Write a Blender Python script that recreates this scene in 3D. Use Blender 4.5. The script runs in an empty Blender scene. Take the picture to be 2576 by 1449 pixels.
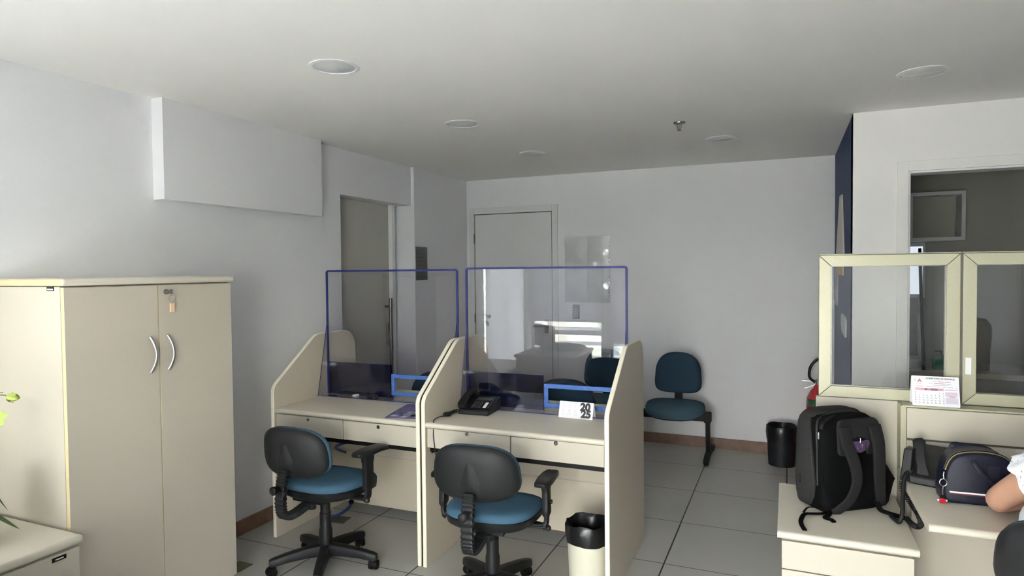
import bpy, bmesh, math, random
from mathutils import Vector, Matrix
random.seed(7)
PI = math.pi
C = bpy.context.scene.collection
SC = bpy.context.scene

# ------------------------------------------------------------------ camera
YAW, PITCH, ROLL = 0.40396, -0.02851, -0.00971
FPX = 1618.43
def make_camera():
    f = Vector((-math.sin(YAW)*math.cos(PITCH), math.cos(YAW)*math.cos(PITCH), math.sin(PITCH)))
    r = Vector((math.cos(YAW), math.sin(YAW), 0)); u = r.cross(f)
    c, s = math.cos(ROLL), math.sin(ROLL)
    r, u = c*r + s*u, -s*r + c*u
    cd = bpy.data.cameras.new('camera'); co = bpy.data.objects.new('camera', cd); C.objects.link(co)
    cd.sensor_fit = 'HORIZONTAL'; cd.sensor_width = 36.0; cd.lens = 36.0*FPX/2576.0
    cd.clip_start = 0.02; cd.clip_end = 2000
    m = Matrix((( r.x, u.x, -f.x, 0), (r.y, u.y, -f.y, 0), (r.z, u.z, -f.z, 1.56), (0, 0, 0, 1)))
    co.matrix_world = m
    SC.camera = co
make_camera()

# ------------------------------------------------------------------ world, light, exposure
SC.view_settings.view_transform = 'Standard'
SC.view_settings.look = 'None'
SC.view_settings.gamma = 1.0
SC.view_settings.use_curve_mapping = False
SC.view_settings.exposure = 0.12
SC.cycles.max_bounces = 14
SC.cycles.diffuse_bounces = 8
SC.cycles.glossy_bounces = 6
SC.cycles.transparent_max_bounces = 24
SC.cycles.transmission_bounces = 8
SC.cycles.sample_clamp_indirect = 12
SC.cycles.use_denoising = True
SC.cycles.caustics_reflective = False
SC.cycles.caustics_refractive = False

SKY_STRENGTH = 36.0
w = bpy.data.worlds.new('sky'); SC.world = w; w.use_nodes = True
nt = w.node_tree; nt.nodes.clear()
tc = nt.nodes.new('ShaderNodeTexCoord'); sx = nt.nodes.new('ShaderNodeSeparateXYZ')
cr = nt.nodes.new('ShaderNodeValToRGB'); bg = nt.nodes.new('ShaderNodeBackground'); ow = nt.nodes.new('ShaderNodeOutputWorld')
nt.links.new(tc.outputs['Generated'], sx.inputs[0]); nt.links.new(sx.outputs['Z'], cr.inputs[0])
cr.color_ramp.elements[0].position = 0.0; cr.color_ramp.elements[0].color = (1.0, 0.97, 0.92, 1)
cr.color_ramp.elements[1].position = 0.55; cr.color_ramp.elements[1].color = (0.80, 0.88, 1.0, 1)
nt.links.new(cr.outputs[0], bg.inputs[0]); bg.inputs[1].default_value = SKY_STRENGTH
nt.links.new(bg.outputs[0], ow.inputs[0])

sun = bpy.data.lights.new('sun', 'SUN'); sun.energy = 115.0; sun.angle = math.radians(.6); sun.color = (1.0, .95, .87)
so = bpy.data.objects.new('sun', sun); C.objects.link(so); so.rotation_euler = (math.radians(-42), 0, math.radians(12))

YWIN = -0.90          # the window wall behind the camera
XL, XR = -2.986, 2.05   # left and right walls
YB = 5.778            # back wall
ZC = 2.45             # ceiling
def portal(x0, x1, z0, z1, y, flip=False):
    ld = bpy.data.lights.new('window_portal', 'AREA'); ld.shape = 'RECTANGLE'; ld.size = x1-x0; ld.size_y = z1-z0
    ld.cycles.is_portal = True
    lo = bpy.data.objects.new('window_portal', ld); C.objects.link(lo)
    lo.location = ((x0+x1)/2, y, (z0+z1)/2)
    lo.rotation_euler = (PI/2 if flip else -PI/2, 0, 0)
    lo.rotation_euler = (PI/2, 0, PI) if not flip else (PI/2, 0, 0)
    return lo
BAYS = [(-2.90, -1.96, 0.93), (-1.88, -0.94, 0.68), (-0.86, 0.12, 1.75), (0.20, 1.18, 0.25), (1.26, 1.95, 0.25)]
for a, b, zb in BAYS: portal(a, b, 0.13, 2.31, YWIN-0.10)

sp_ = portal(-.56, .56, .13, 2.31, 0)   # side window in the left wall
sp_.location = (XL-.12, -.22, 1.22); sp_.rotation_euler = (PI/2, 0, PI/2+PI)

# ------------------------------------------------------------------ materials
MATS = {}
def mat(name, col, rough=0.5, metal=0.0, noise=0.0, nscale=40.0, bump=0.0, bscale=300.0, spec=0.5, col2=None, emis=None, estr=0, coat=0.0, trans=0, ior=1.45, sheen=0.0, sss=0.0):
    m = bpy.data.materials.new(name); m.use_nodes = True; n = m.node_tree; p = n.nodes['Principled BSDF']
    p.inputs['Base Color'].default_value = (*col, 1); p.inputs['Roughness'].default_value = rough
    p.inputs['Metallic'].default_value = metal; p.inputs['Specular IOR Level'].default_value = spec
    if coat: p.inputs['Coat Weight'].default_value = coat; p.inputs['Coat Roughness'].default_value = 0.1
    if sheen: p.inputs['Sheen Weight'].default_value = sheen
    if trans: p.inputs['Transmission Weight'].default_value = trans; p.inputs['IOR'].default_value = ior
    if sss:
        p.inputs['Subsurface Weight'].default_value = sss; p.inputs['Subsurface Radius'].default_value = (0.02, 0.008, 0.004)
    if emis: p.inputs['Emission Color'].default_value = (*emis, 1); p.inputs['Emission Strength'].default_value = estr
    t = n.nodes.new('ShaderNodeTexCoord')
    if noise > 0 or col2:
        nz = n.nodes.new('ShaderNodeTexNoise'); nz.inputs['Scale'].default_value = nscale; nz.inputs['Detail'].default_value = 5
        n.links.new(t.outputs['Object'], nz.inputs['Vector'])
        r = n.nodes.new('ShaderNodeValToRGB'); r.color_ramp.elements[0].position = 0.35; r.color_ramp.elements[1].position = 0.65
        c2 = col2 if col2 else tuple(min(1, c*(1+noise)) for c in col); c1 = tuple(c*(1-noise) for c in col) if not col2 else col
        r.color_ramp.elements[0].color = (*c1, 1); r.color_ramp.elements[1].color = (*c2, 1)
        n.links.new(nz.outputs['Fac'], r.inputs[0]); n.links.new(r.outputs[0], p.inputs['Base Color'])
    if bump > 0:
        nb = n.nodes.new('ShaderNodeTexNoise'); nb.inputs['Scale'].default_value = bscale; nb.inputs['Detail'].default_value = 3
        n.links.new(t.outputs['Object'], nb.inputs['Vector'])
        b = n.nodes.new('ShaderNodeBump'); b.inputs['Strength'].default_value = bump; b.inputs['Distance'].default_value = 0.002
        n.links.new(nb.outputs['Fac'], b.inputs['Height']); n.links.new(b.outputs[0], p.inputs['Normal'])
    MATS[name] = m
    return m

def clear_sheet(name, tint, rough=0.0, haze=0.0, hazecol=(.5,.5,.55)):
    """thin clear sheet: what is behind shows through, the surface mirrors by its true Fresnel reflectance"""
    m = bpy.data.materials.new(name); m.use_nodes = True; n = m.node_tree; n.nodes.clear()
    o = n.nodes.new('ShaderNodeOutputMaterial'); mx = n.nodes.new('ShaderNodeMixShader')
    tr = n.nodes.new('ShaderNodeBsdfTransparent'); gl = n.nodes.new('ShaderNodeBsdfGlossy')
    tr.inputs[0].default_value = (*tint, 1); gl.inputs['Roughness'].default_value = rough
    fr = n.nodes.new('ShaderNodeFresnel'); ge = n.nodes.new('ShaderNodeNewGeometry')
    mi = n.nodes.new('ShaderNodeMix'); mi.data_type = 'FLOAT'
    n.links.new(ge.outputs['Backfacing'], mi.inputs[0]); mi.inputs[2].default_value = 1.52; mi.inputs[3].default_value = 1/1.52
    n.links.new(mi.outputs[0], fr.inputs[0]); n.links.new(fr.outputs[0], mx.inputs[0])
    if haze > 0:
        df = n.nodes.new('ShaderNodeBsdfDiffuse'); df.inputs[0].default_value = (*hazecol, 1)
        m2 = n.nodes.new('ShaderNodeMixShader'); m2.inputs[0].default_value = haze
        n.links.new(tr.outputs[0], m2.inputs[1]); n.links.new(df.outputs[0], m2.inputs[2]); n.links.new(m2.outputs[0], mx.inputs[1])
    else: n.links.new(tr.outputs[0], mx.inputs[1])
    n.links.new(gl.outputs[0], mx.inputs[2]); n.links.new(mx.outputs[0], o.inputs[0])
    MATS[name] = m
    return m

WALL = mat('wall_paint', (.785, .785, .795), .75, noise=.012, nscale=3, bump=.25, bscale=260)
CEIL = mat('ceiling_paint', (.84, .825, .79), .8, noise=.012, nscale=2, bump=.15, bscale=180)
WARMW = mat('warm_white_paint', (.86, .845, .815), .7, bump=.2, bscale=260)
BLUEW = mat('navy_wall_paint', (.012, .028, .085), .6, spec=0.15, bump=.2, bscale=260)
BROWNB = mat('baseboard_wood', (.20, .125, .085), .55, noise=.15, nscale=14)
DOORW = mat('door_white', (.70, .705, .69), .45, noise=.01, nscale=5)
LAM = mat('cream_laminate', (.50, .463, .38), .42, noise=.025, nscale=900)
LAMTOP = mat('cream_laminate_top', (.63, .585, .485), .33, noise=.035, nscale=800)
LAMDK = mat('shaded_laminate', (.53, .48, .395), .42, noise=.03, nscale=900)  # copy of the cream laminate with the side-facing doors' shade in its colour
EDGE = mat('cream_edge_band', (.84, .80, .65), .4, noise=.01, nscale=60)
PANEL = mat('shaded_side_panel', (.57, .51, .405), .42, noise=.03, nscale=900)  # shade on the sideways desk panels is put into this laminate tone
YEDGE = mat('yellow_edge_band', (.62, .525, .30), .45, noise=.03, nscale=30)
ALU = mat('champagne_aluminium', (.44, .425, .305), .38, metal=.15, noise=.03, nscale=120)
ALUD = mat('dark_gasket', (.10, .095, .075), .5)
BLKP = mat('black_plastic', (.008, .0085, .0095), .45, spec=0.3, noise=.15, nscale=30, bump=.15, bscale=500)
BLKM = mat('black_metal', (.006, .006, .007), .5, spec=.2)
GRYP = mat('charcoal_shell', (.0125, .013, .0145), .48, spec=0.3, bump=.3, bscale=500)
BLUF = mat('blue_fabric', (.060, .125, .185), .95, noise=.12, nscale=700, bump=.5, bscale=900, spec=.1)
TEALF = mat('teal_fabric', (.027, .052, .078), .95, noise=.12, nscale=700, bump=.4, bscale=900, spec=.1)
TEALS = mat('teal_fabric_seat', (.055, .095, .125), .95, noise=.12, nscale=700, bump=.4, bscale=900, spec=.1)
CHROME = mat('chrome', (.75, .75, .76), .16, metal=1)
SATIN = mat('satin_nickel', (.50, .50, .51), .35, metal=1)
DSTEEL = mat('dark_steel', (.25, .24, .22), .35, metal=1)
ACR = clear_sheet('clear_acrylic', (.955, .955, .972))
WGLASS = clear_sheet('window_glass', (.97, .98, .975))
PGLASS = clear_sheet('partition_glass', (.965, .97, .965), haze=.012)
NAVYA = clear_sheet('navy_tinted_film', (.22, .235, .42), rough=.02)
ACRE = mat('blue_acrylic_edge', (.014, .018, .125), .45, spec=.3)
TAPE = mat('blue_masking_tape', (.045, .125, .40), .6, noise=.12, nscale=60)
WHITE = mat('white_plastic', (.82, .82, .82), .4)
PAPER = mat('white_paper', (.85, .85, .88), .7)
INK = mat('black_ink', (.03, .03, .04), .6)
GINK = mat('grey_ink', (.40, .40, .46), .6)
RINK = mat('red_ink', (.50, .035, .09), .6)
PINK = mat('pink_ink', (.68, .38, .45), .6)
BAGM = mat('black_bin_liner', (.006, .006, .007), .30, bump=.6, bscale=60)
BINB = mat('beige_bin', (.66, .64, .51), .45, noise=.01)
BINK = mat('black_bin', (.008, .009, .012), .5, spec=.3)
REDM = mat('extinguisher_red', (.42, .012, .022), .25, coat=.4)
GRNL = mat('green_label', (.03, .10, .05), .4)
SOAP = mat('green_soap', (.008, .16, .07), .15)
DCLOTH = mat('black_backpack_fabric', (.0022, .0024, .003), .85, spec=0.12, bump=.6, bscale=500, noise=.2, nscale=300)
DSHELL = mat('charcoal_backpack_fabric', (.027, .027, .0275), .8, spec=0.15, bump=.5, bscale=600, noise=.2, nscale=300)
DSTRAP = mat('strap_fabric', (.016, .016, .0165), .8, spec=0.15, bump=.5, bscale=600, noise=.2, nscale=300)
PURP = mat('purple_fabric', (.085, .04, .11), .6)
NAVYL = mat('navy_leatherette', (.0055, .0065, .018), .42, spec=0.3, bump=.35, bscale=420, noise=.1, nscale=200)
SKIN = mat('skin', (.52, .29, .20), .5, sss=.08, noise=.04, nscale=30)
LACE = mat('white_blouse', (.80, .82, .86), .8, noise=.03, nscale=60, bump=.5, bscale=120)
HAIR = mat('black_hair', (.010, .009, .009), .45)
JEAN = mat('dark_trousers', (.02, .025, .04), .85)
GOLD = mat('gold_zip', (.45, .34, .18), .35, metal=.7)
TAN = mat('beige_sign', (.60, .565, .50), .6)
OCHRE = mat('ochre_sign', (.42, .27, .07), .6)
GSIGN = mat('grey_sign', (.28, .29, .30), .5)
SIGNG = mat('grey_notice', (.10, .105, .105), .5)
SIGNL = mat('dark_notice_lines', (.045, .048, .048), .5)
FGREEN = mat('flower_green', (.36, .46, .10), .5, sss=.1)
LEAFG = mat('leaf_green', (.04, .12, .03), .45)
STEMG = mat('stem_green', (.10, .16, .05), .5)
POTD = mat('dark_pot', (.03, .03, .028), .5)
def blind_mat(name, refl, trans):
    m = bpy.data.materials.new(name); m.use_nodes = True; n = m.node_tree; n.nodes.clear()
    o = n.nodes.new('ShaderNodeOutputMaterial'); a = n.nodes.new('ShaderNodeBsdfDiffuse'); b = n.nodes.new('ShaderNodeBsdfTranslucent'); ad = n.nodes.new('ShaderNodeAddShader')
    a.inputs[0].default_value = (*refl, 1); b.inputs[0].default_value = (*trans, 1)
    n.links.new(a.outputs[0], ad.inputs[0]); n.links.new(b.outputs[0], ad.inputs[1]); n.links.new(ad.outputs[0], o.inputs[0]); return m
BLIND = blind_mat('grey_screen_blind', (.12, .125, .135), (.26, .26, .28))
BLINDW = blind_mat('white_sheer_blind', (.5, .5, .5), (.42, .42, .43))
BLINDL = blind_mat('light_screen_blind', (.25, .25, .25), (.56, .56, .56))
BLINDD = blind_mat('dark_screen_blind', (.08, .085, .09), (.26, .26, .265))
FRAMEW = mat('window_frame_white', (.62, .63, .63), .4)
CABLEB = mat('blue_cable', (.02, .05, .22), .5)
OLIVE = mat('olive_door', (.50, .49, .43), .5, noise=.02, nscale=4)
KEYT = mat('peach_key_tag', (.82, .56, .36), .5)
SHADE = mat('gap_shade_brown', (.016, .012, .009), .6)  # near-black brown that holds the shade beneath the drawers
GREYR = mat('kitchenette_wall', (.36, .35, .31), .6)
WARMC = mat('keypad_dark', (.03, .03, .033), .3)
CITY1 = mat('city_pale', (.60, .57, .52), .8)
CITY2 = mat('city_cream', (.52, .47, .40), .8)
CITYW = mat('city_window', (.12, .15, .18), .4)
HILL = mat('hazy_hill', (.34, .37, .31), .9, noise=.3, nscale=.05)  # distance haze is put into this pale colour
RAILW = mat('railing_white', (.75, .76, .76), .4)
FILMP = mat('magazine_print', (.09, .055, .17), .25)
LILAC = mat('lilac_print', (.30, .32, .42), .3)
LAVP = mat('lavender_print', (.17, .15, .27), .3)

# tiled floor: joints every 0.5975 m, the ones along the room slightly wider
def floor_material():
    m = bpy.data.materials.new('floor_tiles'); m.use_nodes = True; n = m.node_tree; p = n.nodes['Principled BSDF']
    t = n.nodes.new('ShaderNodeTexCoord'); s = n.nodes.new('ShaderNodeSeparateXYZ'); n.links.new(t.outputs['Object'], s.inputs[0])
    def joint(out, off, width):
        a = n.nodes.new('ShaderNodeMath'); a.operation = 'SUBTRACT'; a.inputs[1].default_value = off; n.links.new(out, a.inputs[0])
        b = n.nodes.new('ShaderNodeMath'); b.operation = 'DIVIDE'; b.inputs[1].default_value = 0.5975; n.links.new(a.outputs[0], b.inputs[0])
        c = n.nodes.new('ShaderNodeMath'); c.operation = 'ROUND'; n.links.new(b.outputs[0], c.inputs[0])
        d = n.nodes.new('ShaderNodeMath'); d.operation = 'SUBTRACT'; n.links.new(b.outputs[0], d.inputs[0]); n.links.new(c.outputs[0], d.inputs[1])
        e = n.nodes.new('ShaderNodeMath'); e.operation = 'ABSOLUTE'; n.links.new(d.outputs[0], e.inputs[0])
        g = n.nodes.new('ShaderNodeMath'); g.operation = 'LESS_THAN'; g.inputs[1].default_value = width/0.5975/2; n.links.new(e.outputs[0], g.inputs[0])
        return g.outputs[0], c.outputs[0]
    jx, ix = joint(s.outputs['X'], 0.0035, 0.0078); jy, iy = joint(s.outputs['Y'], 2.798, 0.0056)
    mx = n.nodes.new('ShaderNodeMath'); mx.operation = 'MAXIMUM'; n.links.new(jx, mx.inputs[0]); n.links.new(jy, mx.inputs[1])
    nz = n.nodes.new('ShaderNodeTexNoise'); nz.inputs['Scale'].default_value = 2.2; nz.inputs['Detail'].default_value = 6
    n.links.new(t.outputs['Object'], nz.inputs['Vector'])
    r = n.nodes.new('ShaderNodeValToRGB'); r.color_ramp.elements[0].position = .3; r.color_ramp.elements[1].position = .7
    r.color_ramp.elements[0].color = (.45, .44, .40, 1); r.color_ramp.elements[1].color = (.49, .48, .435, 1)
    n.links.new(nz.outputs['Fac'], r.inputs[0])
    mc = n.nodes.new('ShaderNodeMix'); mc.data_type = 'RGBA'; n.links.new(mx.outputs[0], mc.inputs[0]); n.links.new(r.outputs[0], mc.inputs[6])
    mc.inputs[7].default_value = (.028, .028, .028, 1); n.links.new(mc.outputs[2], p.inputs['Base Color'])
    p.inputs['Roughness'].default_value = .34; p.inputs['Specular IOR Level'].default_value = .45
    b = n.nodes.new('ShaderNodeBump'); b.invert = True; b.inputs['Strength'].default_value = .5; b.inputs['Distance'].default_value = .002
    n.links.new(mx.outputs[0], b.inputs['Height']); n.links.new(b.outputs[0], p.inputs['Normal'])
    return m
FLOORM = floor_material()

# ------------------------------------------------------------------ geometry helpers
def obj(name, bm, m, parent=None, smooth=False, loc=None, bevel=0, subsurf=0, autos=True):
    me = bpy.data.meshes.new(name)
    bmesh.ops.recalc_face_normals(bm, faces=bm.faces)
    bm.to_mesh(me); bm.free()
    o = bpy.data.objects.new(name, me); C.objects.link(o)
    for mm in (m if isinstance(m, (list, tuple)) else [m]): me.materials.append(mm)
    if parent: o.parent = parent
    if loc: o.location = loc
    if bevel:
        b = o.modifiers.new('b', 'BEVEL'); b.width = bevel; b.segments = 3; b.limit_method = 'ANGLE'; b.angle_limit = math.radians(40)
        b.harden_normals = False; smooth = True
    if subsurf:
        s = o.modifiers.new('s', 'SUBSURF'); s.levels = subsurf; s.render_levels = subsurf; smooth = True
    if smooth:
        for p in me.polygons: p.use_smooth = True
        if autos and not subsurf:
            try: me.set_sharp_from_angle(angle=math.radians(50))
            except Exception: pass
    return o
def thing(name, label, cat, loc=(0, 0, 0), rz=0, group=None):
    o = bpy.data.objects.new(name, None); C.objects.link(o); o.location = loc; o.rotation_euler = (0, 0, rz)
    o.empty_display_size = .1
    o['label'] = label; o['category'] = cat
    if group: o['group'] = group
    return o
def tag(o, label, cat, group=None):
    o['label'] = label; o['category'] = cat
    if group: o['group'] = group
    return o
def struct(name, bm, m, parent=None, **k):
    o = obj(name, bm, m, parent, **k)
    if not parent: o['kind'] = 'structure'
    return o
def box(bm, x0, x1, y0, y1, z0, z1, mi=0, M=None):
    vs = [bm.verts.new(v) for v in ((x0,y0,z0),(x1,y0,z0),(x1,y1,z0),(x0,y1,z0),(x0,y0,z1),(x1,y0,z1),(x1,y1,z1),(x0,y1,z1))]
    for f in ((0,3,2,1),(4,5,6,7),(0,1,5,4),(1,2,6,5),(2,3,7,6),(3,0,4,7)):
        fc = bm.faces.new([vs[i] for i in f]); fc.material_index = mi
    if M: bmesh.ops.transform(bm, matrix=M, verts=vs)
    return vs
def bx(*a, mi=0, M=None):
    bm = bmesh.new(); box(bm, *a, mi=mi, M=M); return bm
def prism(bm, pts, axis, a, b, mi=0):
    """extrude the closed outline pts (pairs) along axis from a to b; pairs are the other two axes in order"""
    def P(p, t):
        if axis == 'x': return (t, p[0], p[1])
        if axis == 'y': return (p[0], t, p[1])
        return (p[0], p[1], t)
    A = [bm.verts.new(P(p, a)) for p in pts]; B = [bm.verts.new(P(p, b)) for p in pts]; n = len(pts)
    fs = [bm.faces.new(A), bm.faces.new(B[::-1])]
    for i in range(n): fs.append(bm.faces.new((A[i], A[(i+1) % n], B[(i+1) % n], B[i])))
    for f in fs: f.material_index = mi
    return A+B
def rrect(x0, x1, y0, y1, r, n=5):
    pts = []
    for cx, cy, a0 in ((x1-r, y0+r, -PI/2), (x1-r, y1-r, 0), (x0+r, y1-r, PI/2), (x0+r, y0+r, PI)):
        for i in range(n+1):
            a = a0+PI/2*i/n; pts.append((cx+r*math.cos(a), cy+r*math.sin(a)))
    return pts
def fillet(pts, rad, n=6):
    """round the corners of a polygon; rad is a list of radii"""
    out = []; N = len(pts)
    for i, p in enumerate(pts):
        r = rad[i]
        P = Vector(p); A = Vector(pts[i-1]); B = Vector(pts[(i+1) % N])
        if r <= 0: out.append(tuple(P)); continue
        if (A-P).length < 1e-6 or (B-P).length < 1e-6: out.extend([tuple(P)]*(n+1)); continue
        u = (A-P).normalized(); v = (B-P).normalized(); ang = u.angle(v); d = min(r/math.tan(ang/2), (A-P).length*.49, (B-P).length*.49)
        s, e = P+u*d, P+v*d
        for k in range(n+1):
            t = k/n; out.append(tuple((1-t)**2*s+2*t*(1-t)*P+t*t*e))
    return out
def cyl(bm, p0, p1, r0, r1=None, n=16, mi=0, cap=True):
    r1 = r0 if r1 is None else r1
    p0 = Vector(p0); p1 = Vector(p1); d = (p1-p0).normalized(); a = d.orthogonal().normalized(); b = d.cross(a)
    A = [bm.verts.new(p0+r0*(math.cos(2*PI*i/n)*a+math.sin(2*PI*i/n)*b)) for i in range(n)]
    B = [bm.verts.new(p1+r1*(math.cos(2*PI*i/n)*a+math.sin(2*PI*i/n)*b)) for i in range(n)]
    for i in range(n): bm.faces.new((A[i], A[(i+1) % n], B[(i+1) % n], B[i])).material_index = mi
    if cap:
        bm.faces.new(A[::-1]).material_index = mi; bm.faces.new(B).material_index = mi
    return A+B
def lathe(bm, prof, c=(0, 0, 0), n=32, mi=0, sx=1, sy=1):
    rings = []
    for r, z in prof:
        if r < 1e-6: rings.append([bm.verts.new((c[0], c[1], c[2]+z))])
        else: rings.append([bm.verts.new((c[0]+r*sx*math.cos(2*PI*i/n), c[1]+r*sy*math.sin(2*PI*i/n), c[2]+z)) for i in range(n)])
    for A, B in zip(rings, rings[1:]):
        for i in range(n):
            j = (i+1) % n
            if len(A) == 1 and len(B) == 1: continue
            if len(A) == 1: f = bm.faces.new((A[0], B[i], B[j]))
            elif len(B) == 1: f = bm.faces.new((A[i], A[j], B[0]))
            else: f = bm.faces.new((A[i], A[j], B[j], B[i]))
            f.material_index = mi
    return rings
def smooth_path(pts, sub=6, closed=False):
    P = [Vector(p) for p in pts]; out = []; N = len(P)
    for i in range(N if closed else N-1):
        p0 = P[(i-1) % N] if closed or i > 0 else P[0]*2-P[1]; p1 = P[i]; p2 = P[(i+1) % N]
        p3 = P[(i+2) % N] if closed or i+2 < N else P[-1]*2-P[-2]
        for k in range(sub):
            t = k/sub
            out.append(.5*((2*p1)+(-p0+p2)*t+(2*p0-5*p1+4*p2-p3)*t*t+(-p0+3*p1-3*p2+p3)*t**3))
    if not closed: out.append(P[-1])
    return out
def sweep(bm, path, prof, up=None, closed=False, mi=0, scale=None):
    """sweep a closed outline (list of 2D points: side, up) along a path"""
    n = len(path); rings = []; prevn = None
    for i, p in enumerate(path):
        a = path[(i-1) % n] if closed or i > 0 else path[0]; b = path[(i+1) % n] if closed or i < n-1 else path[-1]
        t = (Vector(b)-Vector(a)).normalized()
        if up is not None:
            u = Vector(up(i) if callable(up) else up); s = t.cross(u)
            if s.length < 1e-4: s = t.orthogonal()
            s.normalize(); nn = s.cross(t).normalized()
        else:
            if prevn is None: nn = t.orthogonal().normalized()
            else: nn = (prevn-t*prevn.dot(t)).normalized()
            prevn = nn; s = t.cross(nn)
        k = scale[i] if scale else 1.0
        kx, ky = k if isinstance(k, tuple) else (k, k)
        rings.append([bm.verts.new(Vector(p)+s*(q[0]*kx)+nn*(q[1]*ky)) for q in prof])
    m = len(prof)
    rr = list(zip(rings, rings[1:])) + ([(rings[-1], rings[0])] if closed else [])
    for A, B in rr:
        for i in range(m): bm.faces.new((A[i], A[(i+1) % m], B[(i+1) % m], B[i])).material_index = mi
    if not closed:
        bm.faces.new(rings[0][::-1]).material_index = mi; bm.faces.new(rings[-1]).material_index = mi
def circ(r, n=10): return [(r*math.cos(2*PI*i/n), r*math.sin(2*PI*i/n)) for i in range(n)]
def tube(bm, pts, r, sub=6, n=10, closed=False, mi=0, scale=None):
    sweep(bm, smooth_path(pts, sub, closed) if sub > 1 else [Vector(p) for p in pts], circ(r, n), closed=closed, mi=mi, scale=scale)
def ring_se(a, b, z, e=2.6, n=28, cx=0, cy=0):
    out = []
    for i in range(n):
        t = 2*PI*i/n; c, s = math.cos(t), math.sin(t)
        out.append((cx+a*math.copysign(abs(c)**(2/e), c), cy+b*math.copysign(abs(s)**(2/e), s), z))
    return out
def loft(bm, rings, mi=0, cap=True):
    R = [[bm.verts.new(p) for p in r] for r in rings]; n = len(R[0])
    for A, B in zip(R, R[1:]):
        for i in range(n): bm.faces.new((A[i], A[(i+1) % n], B[(i+1) % n], B[i])).material_index = mi
    if cap:
        bm.faces.new(R[0][::-1]).material_index = mi; bm.faces.new(R[-1]).material_index = mi
    return R
def sphere(bm, c, r, sx=1, sy=1, sz=1, u=16, v=10, mi=0):
    res = bmesh.ops.create_uvsphere(bm, u_segments=u, v_segments=v, radius=r, matrix=Matrix.Translation(c) @ Matrix.Diagonal((sx, sy, sz, 1)))
    for vv in res['verts']:
        for f in vv.link_faces: f.material_index = mi
def text(bm, s, size, M, mi=0, bold=0.0, align='LEFT', depth=0.0):
    cu = bpy.data.curves.new('t', 'FONT'); cu.body = s; cu.size = size; cu.align_x = align; cu.offset = bold; cu.extrude = depth
    to = bpy.data.objects.new('t', cu); C.objects.link(to)
    dg = bpy.context.evaluated_depsgraph_get(); me = bpy.data.meshes.new_from_object(to.evaluated_get(dg))
    me.transform(M)
    k = len(bm.faces); bm.from_mesh(me); bm.faces.ensure_lookup_table()
    for f in bm.faces[k:]: f.material_index = mi
    bpy.data.objects.remove(to); bpy.data.curves.remove(cu); bpy.data.meshes.remove(me)
def cushion(bm, a, b, h, e=3.2, n=32, mi=0, flat=.0, M=None):
    """flat pillow lying in xy; top bulges"""
    rs = []
    for t, s in ((0, .90), (.10, .97), (.3, 1.0), (.6, .985), (.82, .93), (.94, .82), (1.0, .60), (1.03, .30)):
        rs.append(ring_se(a*s, b*s, h*t, e, n))
    R = loft(bm, rs, mi)
    if M:
        bmesh.ops.transform(bm, matrix=M, verts=[v for r in R for v in r])
def copy_tree(o, parent=None):
    c = o.copy(); C.objects.link(c); c.parent = parent
    for ch in [x for x in SC.objects if x.parent == o]: copy_tree(ch, c)
    return c
RXP = Matrix.Rotation(PI/2, 4, 'X')

# ------------------------------------------------------------------ room shell
struct('floor', bx(XL-.35, XR, YWIN-.15, YB+.1, -.12, 0), FLOORM)
bm = bmesh.new()
box(bm, XL-.35, XR, YWIN-.15, YB+.1, ZC, ZC+.12)
ceil = struct('ceiling', bm, CEIL)

# left wall with door recess y 3.825..4.785 up to z 2.12
bm = bmesh.new()
box(bm, XL-.35, XL, .34, 3.825, 0, ZC)
box(bm, XL-.35, XL, YWIN-.15, -.78, 0, ZC)
box(bm, XL-.35, XL, -.78, .34, 0, .12); box(bm, XL-.35, XL, -.78, .34, 2.32, ZC)
box(bm, XL-.35, XL, 3.825, 4.785, 2.12, ZC)
box(bm, XL-.35, XL+.030, 4.785, YB, 0, ZC)
box(bm, XL-.35, XL-.18, 3.825, 4.785, 0, 2.12)
struct('wall_left', bm, WALL)
# boxed-out beam under the ceiling
struct('trim_1', bx(XL, -2.908, 2.324, 3.534, 1.936, ZC), WALL)
# back wall
bm = bmesh.new()
box(bm, XL-.35, .353, YB, YB+.15, 0, ZC)
struct('wall_back', bm, WALL)
# navy return wall and the white wall with the doorway
NX = .353; WY = 4.25; D0, D1, DZ = .631, 1.45, 2.095
struct('wall_navy', bx(NX, NX+.012, WY+.002, YB, 0, ZC), BLUEW)
bm = bmesh.new()
box(bm, NX, D0, WY, WY+.12, 0, ZC); box(bm, D1, XR, WY, WY+.12, 0, ZC); box(bm, D0, D1, WY, WY+.12, DZ, ZC)
struct('wall_front', bm, WARMW)
bm = bmesh.new()
box(bm, NX+.012, NX+.05, WY+.12, YB, 0, ZC)
box(bm, NX+.05, XR, YB-.08, YB+.15, 0, ZC)
struct('wall_pantry', bm, GREYR)
struct('wall_right', bx(XR, XR+.15, YWIN-.15, YB+.15, 0, ZC), BLUEW)  # unseen wall; navy colour and nearness chosen to soak up bounce light
# doorway casing (right)
bm = bmesh.new()
box(bm, D0-.055, D0, WY-.012, WY, 0, DZ+.055); box(bm, D1, D1+.055, WY-.012, WY, 0, DZ+.055); box(bm, D0, D1, WY-.012, WY, DZ, DZ+.055)
box(bm, D0, D0+.012, WY, WY+.13, 0, DZ); box(bm, D1-.012, D1, WY, WY+.13, 0, DZ); box(bm, D0+.012, D1-.012, WY, WY+.13, DZ-.012, DZ)
struct('trim_2', bm, WARMW, bevel=.0015)
# baseboards
struct('baseboard_left', bx(XL, XL+.015, 2.40, 3.825, 0, .088), BROWNB, bevel=.002)
struct('baseboard_pillar', bx(XL+.030, XL+.045, 4.785, YB, 0, .088), BROWNB, bevel=.002)
struct('baseboard_back', bx(-1.985, NX, YB-.015, YB, 0, .088), BROWNB, bevel=.002)
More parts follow.
